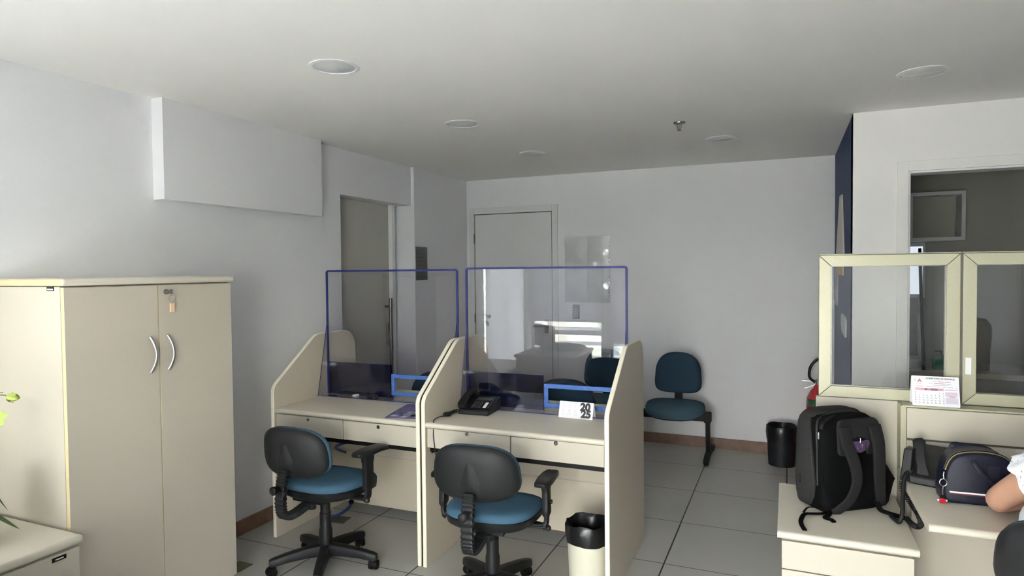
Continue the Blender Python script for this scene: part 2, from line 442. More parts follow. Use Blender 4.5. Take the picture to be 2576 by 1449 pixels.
# door on the back wall
bm = bmesh.new()
box(bm, -2.925, -2.870, YB-.014, YB, 0, 2.172); box(bm, -2.048, -1.992, YB-.014, YB, 0, 2.172); box(bm, -2.870, -2.048, YB-.014, YB, 2.112, 2.172)
df = struct('trim_3', bm, DOORW, bevel=.002)
d1 = struct('door_1', bx(-2.862, -2.055, YB-.008, YB-.001, .008, 2.104), DOORW)
struct('door_shadow_gap', bx(-2.870, -2.048, YB-.0008, YB-.0002, 0, 2.112), ALUD, parent=d1)
bm = bmesh.new()
for z in (1.87, 1.08, .28): cyl(bm, (-2.867, YB-.016, z-.045), (-2.867, YB-.016, z+.045), .0075, n=10)
struct('hinge', bm, DSTEEL, parent=d1)
bm = bmesh.new(); cyl(bm, (-2.11, YB-.05, 1.02), (-2.11, YB-.012, 1.02), .011); cyl(bm, (-2.115, YB-.05, 1.02), (-2.225, YB-.05, 1.02), .009)
box(bm, -2.13, -2.09, YB-.016, YB-.010, .95, 1.08)
struct('door_handle', bm, SATIN, parent=d1, smooth=True)
# recessed entrance door in the left wall
d2 = struct('door_2', bx(XL-.179, XL-.145, 3.827, 4.650, .005, 2.118), OLIVE)
bm = bmesh.new()
cyl(bm, (XL-.09, 4.585, .55), (XL-.09, 4.585, 1.33), .014)
for z in (.62, 1.26): cyl(bm, (XL-.146, 4.585, z), (XL-.09, 4.585, z), .009)
struct('pull_handle', bm, DSTEEL, parent=d2, smooth=True)
struct('lock', bx(XL-.146, XL-.135, 4.60, 4.64, .93, 1.12), DSTEEL, parent=d2, bevel=.002)
struct('trim_4', bx(XL-.179, XL-.110, 4.652, 4.700, 0, 2.12), WHITE, bevel=.004)

# window wall behind the camera: full-height bays with transoms
bm = bmesh.new()
box(bm, XL-.35, XR, YWIN-.15, YWIN, 0, .12); box(bm, XL-.35, XR, YWIN-.15, YWIN, 2.32, ZC)
prev = XL-.35
for a, b, z in BAYS: box(bm, prev, a, YWIN-.15, YWIN, .12, 2.32); prev = b
box(bm, prev, XR, YWIN-.15, YWIN, .12, 2.32)
struct('wall_window', bm, WARMW)
for i, (a, b, zb) in enumerate(BAYS):
    bm = bmesh.new(); t = .035
    for x0, x1, z0, z1 in ((a, a+t, .12, 2.32), (b-t, b, .12, 2.32), (a+t, b-t, .12, .12+t), (a+t, b-t, 2.32-t, 2.32), (a+t, b-t, .74, .80)):
        box(bm, x0, x1, YWIN-.09, YWIN-.04, z0, z1)
    wf = struct('window_%d' % (i+1), bm, FRAMEW, bevel=.003)
    struct('pane', bx(a+t, b-t, YWIN-.067, YWIN-.063, .12+t, 2.32-t), WGLASS, parent=wf)
where = ['beside the left wall', 'second from the left wall', 'third from the left wall', 'second from the right wall', 'beside the right wall']
for i, (a, b, zb) in enumerate(BAYS):
    rb = thing('roller_blind', 'dark grey roller blind on the window wall, ' + where[i], 'blind', (0, YWIN+.035, 0), group='roller blinds')
    obj('fabric', bx(a-.02, b+.02, -.001, .001, zb, 2.36), (BLIND, BLIND, BLINDL, BLINDD, BLINDD)[i], rb)
    bm = bmesh.new(); cyl(bm, (a-.02, 0, 2.37), (b+.02, 0, 2.37), .022)
    obj('roller', bm, WHITE, rb, smooth=True)
    obj('bottom_bar', bx(a-.02, b+.02, -.006, .006, zb-.022, zb), SATIN, rb, bevel=.003)
    bm = bmesh.new(); cyl(bm, (b-.02, .028, zb-.15), (b-.02, .028, 2.36), .0035, n=6); cyl(bm, (b-.045, .028, zb-.15), (b-.045, .028, 2.36), .0035, n=6)
    obj('bead_chain', bm, WHITE, rb)
# side window in the left wall, behind the camera's left, with a white blind
bm = bmesh.new()
for y0, y1, z0, z1 in ((-.78, -.745, .12, 2.32), (.305, .34, .12, 2.32), (-.745, .305, .12, .155), (-.745, .305, 2.285, 2.32), (-.24, -.20, .155, 2.285)): box(bm, XL-.09, XL-.04, y0, y1, z0, z1)
wf = struct('window_6', bm, FRAMEW, bevel=.003)
struct('pane', bx(XL-.067, XL-.063, -.745, .305, .155, 2.285), WGLASS, parent=wf)
rb = thing('roller_blind', 'white translucent roller blind lowered over the window in the left wall', 'blind', (XL+.03, -.22, 0), group='roller blinds')
obj('fabric', bx(-.001, .001, -.58, .58, .10, 2.37), BLINDW, rb); bm = bmesh.new(); cyl(bm, (0, -.58, 2.385), (0, .58, 2.385), .022); obj('roller', bm, WHITE, rb, smooth=True)
obj('bottom_bar', bx(-.006, .006, -.58, .58, .078, .10), SATIN, rb, bevel=.003)
# balcony railing and the town outside
rl = thing('balcony_railing', 'white horizontal bar railing outside the office windows', 'railing', (0, YWIN-1.0, 0))
bm = bmesh.new()
for z in (.30, .50, .70, .90): obj('rail', bx(-6, 6, -.02, .02, z, z+.05), RAILW, rl)
for k in range(9): obj('post', bx(-6+k*1.5, -5.94+k*1.5, -.03, .03, -.1, .98), RAILW, rl)
struct('terrace_slab', bx(-8, 8, YWIN-1.3, YWIN-.15, -.25, -.05), CITY1)
struct('street_ground', bx(-600, 600, -700, YWIN-1.4, -30.2, -30), CITY1)
for k in range(14):
    x = -120+k*9.5+random.uniform(-3, 3); y = -60-(k % 3)*22; hh = random.uniform(10, 27); ww = random.uniform(6, 9); x = -75+k*9.6; dd = 10
    bm = bmesh.new(); box(bm, x, x+ww, y-dd, y, -30, -30+hh)
    nzf = int(hh/3)
    for a in range(nzf):
        for c in range(3):
            xx = x+ww*(.12+.3*c); box(bm, xx, xx+ww*.17, y, y+.05, -28.6+a*3, -27.2+a*3, mi=1)
    bo = obj('town_building', bm, [CITY1 if k % 2 else CITY2, CITYW])
    tag(bo, 'pale town building far below the office windows', 'building', 'town buildings outside')
bm = bmesh.new()
prism(bm, [(-420, -30)] + [(420, -30)] + [(400-i*40, -16+9*math.sin(i*1.3)+5*math.sin(i*2.9)) for i in range(21)], 'y', -260, -190)
struct('hills', bm, HILL)

# ------------------------------------------------------------------ tall two-door cabinet and low drawer unit (left)
def edge_mats(bm, mi_edge, test):
    for f in bm.faces:
        f.normal_update()
        if test(f.normal): f.material_index = mi_edge
cab = thing('tall_cabinet', 'tall cream two-door office cabinet against the left wall', 'cabinet', (-2.74, 1.955, 0))
def cb(name, x0, x1, y0, y1, z0, z1, m, parent=cab, bevel=.0015):
    return obj(name, bx(x0+2.74, x1+2.74, y0-1.955, y1-1.955, z0, z1), m, parent, bevel=bevel)
cb('body', XL+.004, -2.520, 1.558, 2.350, .0, 1.512, LAM)
bm = bmesh.new(); box(bm, XL+.004+2.74, -2.487+2.74, 1.549-1.955, 2.362-1.955, 1.514, 1.543)
bm.normal_update(); edge_mats(bm, 1, lambda n: n.y < -.5)
obj('cabinet_top', bm, [LAMTOP, YEDGE], cab, bevel=.010)
for y0, y1, hy, nm in ((1.560, 1.9535, 1.909, 'door'), (1.957, 2.350, 1.994, 'door')):
    bm = bmesh.new(); box(bm, -2.519+2.74, -2.500+2.74, y0-1.955, y1-1.955, .07, 1.508)
    bm.normal_update(); edge_mats(bm, 1, lambda n: abs(n.y) > .5 or abs(n.z) > .5)
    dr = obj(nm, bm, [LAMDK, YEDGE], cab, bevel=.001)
    bm = bmesh.new(); R = []
    for k in range(17):
        t = k/16; R.append((-2.500+.005+2.74+.020*math.sin(PI*t)**.8, hy-1.955+.015*math.sin(PI*t), 1.288-.152*t))
    sweep(bm, R, circ(.0055, 10), up=(1, 0, 0), scale=[(1.15, .8)]*17)
    obj('handle', bm, SATIN, dr, smooth=True)
    if hy > 1.95:
        bm = bmesh.new(); cyl(bm, (-2.500+2.74, .037, 1.478), (-2.488+2.74, .037, 1.478), .011, .010, n=18); box(bm, -2.490+2.74, -2.470+2.74, .036, .039, 1.472, 1.484)
        obj('lock', bm, DSTEEL, dr, smooth=True)
        bm = bmesh.new(); cyl(bm, (-2.470+2.74, .036, 1.478), (-2.466+2.74, .043, 1.478), .011, n=14)
        tube(bm, [(-2.474+2.74+.011*math.cos(a), .048+.008*math.cos(a), 1.449+.013*math.sin(a)) for a in [i*PI/5 for i in range(10)]], .0014, sub=2, n=6, closed=True)
        obj('key_ring', bm, DSTEEL, dr, smooth=True)
        obj('key_tag', bx(-2.484+2.74, -2.479+2.74, .041, .064, 1.388, 1.428), KEYT, dr, bevel=.002)
bm = bmesh.new(); box(bm, -2.594+2.74, -2.552+2.74, 1.5565-1.955, 1.558-1.955, 1.496, 1.511); box(bm, -2.590+2.74, -2.556+2.74, 1.5558-1.955, 1.557-1.955, 1.499, 1.505, mi=1)
obj('maker_plate', bm, [BLKM, WHITE], cab)

pd = thing('low_drawer_unit', 'low cream drawer unit standing against the side of the tall cabinet', 'drawer unit', (-2.66, 1.0, 0))
obj('body', bx(-.32, .245, -.62, .535, .0, .560), LAM, pd, bevel=.001)
obj('unit_top', bx(-.32, .262, -.63, .545, .563, .595), LAMTOP, pd, bevel=.012)
for z0, z1 in ((.430, .555), (.235, .426), (.045, .231)):
    for y0, y1 in ((-.04, .530),(-.615,-.045)):
        dd = obj('drawer', bx(.245, .258, y0, y1, z0, z1), LAM, pd, bevel=.002)
bm = bmesh.new(); box(bm, .258, .2605, .432, .480, .532, .547); box(bm, .2604, .2612, .442, .470, .537, .541, mi=1)
obj('maker_plate', bm, [BLKM, WHITE], pd)

# orchid on the low unit
pl = thing('potted_orchid', 'green-flowered orchid in a dark pot on the low drawer unit', 'plant', (-2.672, 1.27, .595))
bm = bmesh.new(); lathe(bm, [(0, 0), (.055, 0), (.075, .10), (.080, .105), (.074, .108), (.068, .09), (0, .085)], n=28); obj('pot', bm, POTD, pl, smooth=True)
def leaf(bm, path, w, up=(0, 0, 1)):
    P = smooth_path(path, 5); n = len(P)
    sweep(bm, P, [(-1, 0), (-.5, -.05), (0, -.12), (.5, -.05), (1, 0), (.5, .02), (0, -.04), (-.5, .02)], up=up, scale=[w*max(.06, math.sin(PI*min(1, (i/(n-1))*.93+.07))**.7) for i in range(n)])
bm = bmesh.new()
for a, l, h in ((.95, .185, .01), (2.0, .20, .08), (3.4, .22, .06), (5.0, .2, .05), (-.25, .16, .10), (1.4, .16, .12)):
    leaf(bm, [(.02*math.cos(a), .02*math.sin(a), .09), (l*.5*math.cos(a), l*.5*math.sin(a), .11+h), (l*math.cos(a), l*math.sin(a), .035+h*.5)], .030)
obj('leaves', bm, LEAFG, pl, smooth=True)
bm = bmesh.new()
tube(bm, [(0, 0, .09), (-.02, .0, .3), (.0, .01, .47), (.07, .04, .545), (.15, .07, .548), (.185, .083, .545)], .0022, n=6)
tube(bm, [(0, .01, .47), (.05, .03, .46), (.155, .062, .470)], .0018, n=6)
tube(bm, [(.07, .04, .545), (.12, .06, .552), (.17, .078, .556)], .0016, n=6)
obj('stem', bm, STEMG, pl, smooth=True)
def bud(c, d, s):
    bm = bmesh.new(); c = Vector(c); d = Vector(d).normalized(); q = d.to_track_quat('Z', 'Y').to_matrix().to_4x4()
    lathe(bm, [(0, 0), (.008, .004), (.012, .016), (.009, .028), (.004, .036), (0, .037)], n=10)
    for k in range(3):
        a = k*2.1; leaf(bm, [(.004*math.cos(a), .004*math.sin(a), .004), (.014*math.cos(a), .014*math.sin(a), .018), (.012*math.cos(a), .012*math.sin(a), .034)], .009, up=(math.cos(a), math.sin(a), 0.3))
    bmesh.ops.transform(bm, matrix=Matrix.Translation(c) @ q @ Matrix.Scale(s, 4), verts=bm.verts)
    obj('bud', bm, FGREEN, pl, smooth=True)
bud((.182, .083, .543), (1, .3, -.25), 1.15)
def flower(c, d, s):
    bm = bmesh.new()
    for k in range(5):
        a = k*2*PI/5+.3; ca, sa = math.cos(a), math.sin(a)
        leaf(bm, [(0, 0, 0), (.018*ca, .018*sa, .006), (.038*ca, .038*sa, .000)], .016, up=(0, 0, 1))
    k0 = len(bm.faces); sphere(bm, (0, 0, .004), .007, mi=1, u=10, v=6)
    q = Vector(d).normalized().to_track_quat('Z', 'Y').to_matrix().to_4x4()
    bmesh.ops.transform(bm, matrix=Matrix.Translation(Vector(c)) @ q @ Matrix.Scale(s, 4), verts=bm.verts)
    obj('flower', bm, [FGREEN, MATS['ochre_sign'] if 0 else REDM], pl, smooth=True)
flower((.165, .062, .470), (.5, -.75, .2), .85)
flower((-.01, .0, .37), (.3, -.8, .1), 1.1)

# ------------------------------------------------------------------ service desks
def service_desk(label, xa, xb, zt, zd0, zd1, zm, group, lockz):
    t = thing('service_desk', label, 'desk', ((xa+xb)/2, 3.27, 0), 0, group)
    cx, cy = (xa+xb)/2, 3.27; th = .0235
    prof = fillet([(2.882, 0), (2.882, .888), (3.262, 1.163), (3.662, 1.163), (3.662, 0)], [0, .07, .11, .13, 0], 7)
    for x0 in (xa, xb-th):
        bm = bmesh.new(); prism(bm, [(y-cy, z) for y, z in prof], 'x', x0-cx, x0+th-cx, mi=1)
        bm.normal_update(); edge_mats(bm, 0, lambda n: abs(n.x) > .5)
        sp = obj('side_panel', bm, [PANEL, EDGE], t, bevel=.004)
    # desktop with rounded front edge
    f = 2.882
    pr = [(3.655, zt-.028), (3.655, zt), (f+.016, zt)]+[(f+.014-.014*math.cos(a), zt-.014+.014*math.sin(a)) for a in [PI/2-k*PI/8 for k in range(1, 8)]]+[(f+.016, zt-.028)]
    bm = bmesh.new(); prism(bm, [(y-cy, z) for y, z in pr], 'x', xa+th-cx+.0005, xb-th-cx-.0005)
    obj('desktop', bm, LAMTOP, t, smooth=True)
    xm = (xa+xb)/2
    for a, b in ((xa+th+.004, xm-.0025), (xm+.0025, xb-th-.004)):
        d = obj('drawer', bx(a-cx, b-cx, 2.896-cy, 2.914-cy, zd0, zd1), LAM, t, bevel=.003)
        obj('drawer_box', bx(a+.01-cx, b-.01-cx, 2.915-cy, 3.25-cy, zd0+.02, zd1-.01), SHADE, d)
        bm = bmesh.new(); cyl(bm, ((a+b)/2-cx, 2.896-cy, lockz), ((a+b)/2-cx, 2.890-cy, lockz), .0105, .0095, n=20); cyl(bm, ((a+b)/2-cx, 2.8905-cy, lockz), ((a+b)/2-cx, 2.8885-cy, lockz), .006, n=14, mi=1)
        obj('lock', bm, [CHROME, DSTEEL], d, smooth=True)
    obj('drawer_gap_shade', bx(xa+th+.004-cx, xb-th-.004-cx, 2.925-cy, 3.33-cy, zd0-.030, zd0-.001), BLKM, t)  # black slab added to draw the shaded gap under the drawers
    if xa < -2:
        ins = fillet([(2.890, .002), (2.890, .886), (3.264, 1.157), (3.656, 1.157), (3.656, .002)], [0, .07, .11, .13, 0], 7)
        bm = bmesh.new(); prism(bm, [(y-cy, z) for y, z in ins], 'x', xb-cx+.0003, xb-cx+.0090); obj('gap_shade_strip', bm, BLKM, t)  # black fill painting the shade inside the open gap between the desks
    if xa > -2:
        obj('maker_plate', bx(xa+th-cx, xa+th+.0012-cx, 2.945-cy, 2.985-cy, .588, .600), BLKM, t)
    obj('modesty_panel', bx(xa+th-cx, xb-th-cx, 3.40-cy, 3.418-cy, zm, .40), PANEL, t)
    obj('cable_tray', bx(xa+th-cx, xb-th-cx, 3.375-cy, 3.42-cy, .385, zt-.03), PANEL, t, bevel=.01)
    return t
grp = 'service desks with acrylic screens'
service_desk('cream service desk with slanted side panels, beside the left wall, magazine on top', -2.773, -1.7665, .764, .624, .732, .060, grp, .716)
service_desk('cream service desk with slanted side panels, holding the desk telephone', -1.757, -.7525, .766, .634, .736, .085, grp, .726)
for nm, x, y in (('gap', 0, 0),):
    pass

# ------------------------------------------------------------------ acrylic screens
def acrylic_screen(label, xa, xb, zt, navy_x, zn, hx0, hx1, zb, rz):
    cx, y0 = (xa+xb)/2, 3.37
    t = thing('acrylic_screen', label, 'acrylic screen', (cx, y0, zb), rz, 'acrylic screens on the service desks')
    X = [xa-cx, hx0+.022-cx, hx1-.022-cx, xb-cx]; Z = [0, .043, .131, zt-zb]
    bm = bmesh.new(); V = [[bm.verts.new((x, -.002, z)) for z in Z] for x in X]
    for i in range(3):
        for j in range(3):
            if i == 1 and j == 1: continue
            bm.faces.new((V[i][j], V[i+1][j], V[i+1][j+1], V[i][j+1]))
    r = bmesh.ops.extrude_face_region(bm, geom=bm.faces[:])
    bmesh.ops.translate(bm, verts=[v for v in r['geom'] if isinstance(v, bmesh.types.BMVert)], vec=(0, .004, 0))
    obj('sheet', bm, ACR, t)
    # polished blue edge
    bm = bmesh.new(); rr = .012; P = [(xa-cx, 0, 0), (xa-cx, 0, zt-zb-rr)]
    P += [(xa-cx+rr-rr*math.cos(a), 0, zt-zb-rr+rr*math.sin(a)) for a in (PI/8, PI/4, 3*PI/8)] + [(xa-cx+rr, 0, zt-zb), (xb-cx-rr, 0, zt-zb)]
    P += [(xb-cx-rr+rr*math.sin(a), 0, zt-zb-rr+rr*math.cos(a)) for a in (PI/8, PI/4, 3*PI/8)] + [(xb-cx, 0, zt-zb-rr), (xb-cx, 0, 0)]
    sweep(bm, [Vector(p) for p in P], [(-.0058, -.0045), (.0058, -.0045), (.0058, .0045), (-.0058, .0045)], up=(0, -1, 0))
    obj('polished_edge', bm, ACRE, t)
    for x in (xa-cx+.003, xb-cx-.003):
        bm = bmesh.new(); prism(bm, [(-.003, .004), (-.112, .004), (-.104, .03), (-.005, .49)], 'x', x-.002, x+.002)
        fn = obj('side_fin', bm, ACR, t)
        bm = bmesh.new(); sweep(bm, [Vector((x, -.112, .005)), Vector((x, -.104, .03)), Vector((x, -.005, .49))], circ(.0016, 6)); obj('polished_edge', bm, ACRE, fn)
    fo = obj('foot', bx(xa-cx+.01, xb-cx-.01, -.085, -.004, .0005, .0045), ACR, t)
    bm = bmesh.new(); cyl(bm, (xa-cx+.01, -.086, .0025), (xb-cx-.01, -.086, .0025), .0018, n=6); obj('polished_edge', bm, ACRE, fo)
    bm = bmesh.new(); box(bm, xa-cx+.004, navy_x-cx, .006, .010, .002, zn-zb)
    pn = obj('tinted_panel', bm, NAVYA, t); pn['label'] = 'dark blue tinted lower panel'
    bm = bmesh.new(); cyl(bm, (xa-cx+.004, .008, zn-zb), (navy_x-cx, .008, zn-zb), .0022, n=6); cyl(bm, (navy_x-cx, .008, .002), (navy_x-cx, .008, zn-zb), .0022, n=6); obj('polished_edge', bm, ACRE, pn)
    bm = bmesh.new(); a, b, z0, z1, w_ = hx0-cx, hx1-cx, .021, .153, .024
    for q in ((a, b, z0, z0+w_), (a, b, z1-w_, z1), (a, a+w_, z0+w_, z1-w_), (b-w_, b, z0+w_, z1-w_)): box(bm, q[0], q[1], -.0045, .0045, q[2], q[3])
    tp = obj('tape_frame', bm, TAPE, t, bevel=.002); tp['label'] = 'blue masking tape round the pass-through slot'
    return t
SROT = math.radians(.65)
acrylic_screen('clear blue-edged acrylic screen on the desk beside the left wall', -2.744, -1.796, 1.562, -2.262, .972, -2.262, -1.86, .765, SROT)
acrylic_screen('clear blue-edged acrylic screen behind the desk telephone', -1.728, -.782, 1.569, -1.257, .963, -1.25, -.81, .767, SROT)

# ------------------------------------------------------------------ task chairs
def task_chair(label, cx, cy, rz, group, backz=.0, base_rot=0.0, seatz=0.0, arms=True, armz=0.0):
    t = thing('task_chair', label, 'chair', (cx, cy, 0), rz, group)
    bm = bmesh.new(); lathe(bm, [(0, .075), (.032, .075), (.036, .10), (.034, .13), (0, .13)], n=24); obj('hub', bm, BLKP, t, smooth=True)
    for k in range(5):
        a = base_rot+k*2*PI/5; M = Matrix.Rotation(a, 4, 'Z')
        bm = bmesh.new()
        rings = []
        for d, w_, z0, z1 in ((.015, .032, .070, .128), (.10, .028, .072, .122), (.20, .025, .066, .108), (.265, .023, .057, .094), (.284, .016, .058, .088)):
            rings.append([(d, q[0], q[1]) for q in fillet([(-w_, z0), (w_, z0), (w_*.8, z1), (-w_*.8, z1)], [.003, .003, .008, .008], 2)])
        loft(bm, rings); bmesh.ops.transform(bm, matrix=M, verts=bm.verts)
        lg = obj('base_leg', bm, BLKP, t, smooth=True)
        bm = bmesh.new(); ca = random.uniform(0, 6)
        for s in (-1, 1): cyl(bm, (-.012, s*.006, .026), (-.012, s*.023, .026), .0255, .0235, n=20)
        lathe(bm, [(0, .055), (.012, .053), (.014, .03), (0, .028)], c=(0, 0, 0), n=12)
        cyl(bm, (0, 0, .04), (0, 0, .072), .007, n=8)
        box(bm, -.026, .006, -.006, .006, .02, .052)
        bmesh.ops.transform(bm, matrix=M @ Matrix.Translation((.262, 0, .0005)) @ Matrix.Rotation(ca, 4, 'Z'), verts=bm.verts)
        obj('caster', bm, BLKM, lg, smooth=True)
    bm = bmesh.new(); lathe(bm, [(0, .12), (.035, .12), (.034, .20), (.030, .215), (.030, .29), (.026, .292), (.026, .41+seatz), (0, .41+seatz)], n=24)
    obj('column', bm, BLKP, t, smooth=True)
    sz = .42+seatz
    bm = bmesh.new()
    box(bm, -.10, .10, -.13, .10, sz-.02, sz+.005); cyl(bm, (.10, -.02, sz-.006), (.27, .0, sz-.01), .006, n=8); sphere(bm, (.275, 0, sz-.01), .014, u=10, v=8)
    lathe(bm, [(0, sz-.045), (.02, sz-.045), (.022, sz-.015), (0, sz-.015)], c=(.03, -.13, 0), n=12)
    obj('seat_mechanism', bm, BLKP, t, bevel=.004)
    # seat: shell and cushion, front edge falling
    def seat_ring(s, z, e=3.0):
        out = []
        for x, y, zz in ring_se(.218*s, .215*s, z, e, 40):
            out.append((x*(1.0+.05*y/.2), y+.035, zz - .022*max(0, y/.2)**2*1.0 + .008*max(0, -y/.2)))
        return out
    bm = bmesh.new(); loft(bm, [seat_ring(.62, sz-.010), seat_ring(.88, sz-.006), seat_ring(.985, sz+.010), seat_ring(1.0, sz+.040), seat_ring(.97, sz+.046)])
    obj('seat_shell', bm, BLKP, t, smooth=True)
    bm = bmesh.new(); loft(bm, [seat_ring(.95, sz+.036), seat_ring(1.0, sz+.046), seat_ring(1.0, sz+.060), seat_ring(.965, sz+.074), seat_ring(.88, sz+.082), seat_ring(.6, sz+.083), seat_ring(.25, sz+.080)])
    obj('seat', bm, BLUF, t, smooth=True)
    # backrest: curved shell (outer) and cushion (inner)
    bz = .668+backz; by = -.245
    def back_ring(s, y, e=2.9, flat=False, dy=0):
        out = []
        for x, z, _ in ring_se(.203*s, .127*s, 0, e, 48):
            xx = x*(1-.06*z/.12)
            out.append((xx, by+y+.42*xx*xx*2.2+dy-.10*(z), bz+z))
        return out
    bm = bmesh.new()
    loft(bm, [back_ring(.42, -.038), back_ring(.62, -.034), back_ring(.86, -.022), back_ring(.965, -.012), back_ring(1.0, .004), back_ring(.985, .012), back_ring(.9, .012)])
    obj('back_shell', bm, GRYP, t, smooth=True)
    # soft spine swelling that widens towards the bottom of the shell
    bm = bmesh.new(); V = []; nu, nv = 20, 16
    for j in range(nv+1):
        v = j/nv; z = .090-.195*v; row = []
        hw = .020+.075*v**1.6
        for i in range(nu+1):
            u = -1+2*i/nu; x = hw*1.35*u
            sur = -.0365+.92*x*x+.020*min(1, abs(z/.124))**5 - .10*z
            h = (.001+.011*math.sin(PI*min(1, v*1.02))**1.2*(.35+.65*v))*math.exp(-2.2*u*u)*(1-u*u)
            row.append(bm.verts.new((x, by+sur-h+.010*(u*u)+.014*max(0, 1-v*5)+.004*(v > .97)*3, bz+z)))
        V.append(row)
    for j in range(nv):
        for i in range(nu): bm.faces.new((V[j][i], V[j][i+1], V[j+1][i+1], V[j+1][i]))
    obj('back_spine', bm, GRYP, t, smooth=True)
    bm = bmesh.new(); loft(bm, [back_ring(.93, .010), back_ring(.99, .016), back_ring(.995, .030), back_ring(.95, .045), back_ring(.82, .052), back_ring(.4, .052)])
    obj('backrest', bm, BLUF, t, smooth=True)
    # ribbed bellows over the back support
    bm = bmesh.new(); path = smooth_path([(0, by-.040, bz-.075), (0, by-.056, bz-.14), (0, by-.066, sz+.03), (0, by-.050, sz-.025), (0, by+.0, sz-.043), (0, by+.07, sz-.035), (0, by+.13, sz-.02)], 9)
    sweep(bm, path, fillet([(-.016, -.030), (.016, -.030), (.016, .030), (-.016, .030)], [.008]*4, 2), up=lambda i: (1, 0, 0), scale=[1.0 if i % 2 else .84 for i in range(len(path))])
    obj('bellows', bm, BLKP, t)
    bm = bmesh.new(); cyl(bm, (-.004, by-.078, bz-.155), (-.004, by-.112, bz-.155), .017, .021, n=16); lathe(bm, [(0, 0)], c=(0, 0, 0)) if 0 else None
    sphere(bm, (-.004, by-.110, bz-.155), .021, sy=.5, u=14, v=8); obj('back_knob', bm, BLKP, t, smooth=True)
    for s in (-1, 1) if arms else ():
        bm = bmesh.new(); rr = []
        for y, w_, z0, z1 in ((-.105, .020, .005, .020), (-.09, .033, -.002, .024), (-.02, .038, -.004, .027), (.06, .036, -.003, .026), (.12, .030, -.010, .020), (.150, .020, -.018, .008)):
            rr.append([(q[0], y, q[1]) for q in fillet([(-w_, z0), (w_, z0), (w_, z1), (-w_, z1)], [.006, .006, .010, .010], 3)])
        loft(bm, rr); bmesh.ops.transform(bm, matrix=Matrix.Translation((s*.258, .035, sz+.195+armz)), verts=bm.verts)
        ar = obj('armrest', bm, BLKP, t, smooth=True)
        bm = bmesh.new(); path = smooth_path([(s*.258, .03, sz+.197+armz), (s*.260, .028, sz+.12), (s*.261, .025, sz+.02), (s*.255, .02, sz-.004), (s*.235, .02, sz-.008), (s*.10, .02, sz-.004)], 6)
        sweep(bm, path, fillet([(-.022, -.011), (.022, -.011), (.022, .011), (-.022, .011)], [.006]*4, 2), up=(s, 0, .02), scale=[(1.7, 1.5)]*3+[(1.45, 1.4)]*8+[(1.0, .8)]*(len(path)-11))
        cyl(bm, (s*.270, .04, sz+.10), (s*.284, .04, sz+.10), .010, n=12)
        obj('armrest_post', bm, BLKP, ar, smooth=True)
    return t
cg = 'blue task chairs with black shells'
task_chair('blue task chair in front of the service desk beside the left wall', -2.238, 2.700, math.radians(-2), cg, base_rot=math.radians(14), seatz=-.018, armz=.026)
task_chair('blue task chair in front of the desk with the telephone', -1.285, 2.740, math.radians(5), cg, base_rot=math.radians(-4), seatz=-.045)
task_chair('blue task chair the person in the white blouse sits on', .763, 2.095, math.radians(-25), cg, backz=.148, base_rot=.2, seatz=.03, arms=False)
task_chair('blue task chair standing near the office windows', -1.56, .46, math.radians(175), cg, backz=-.09, base_rot=.3)

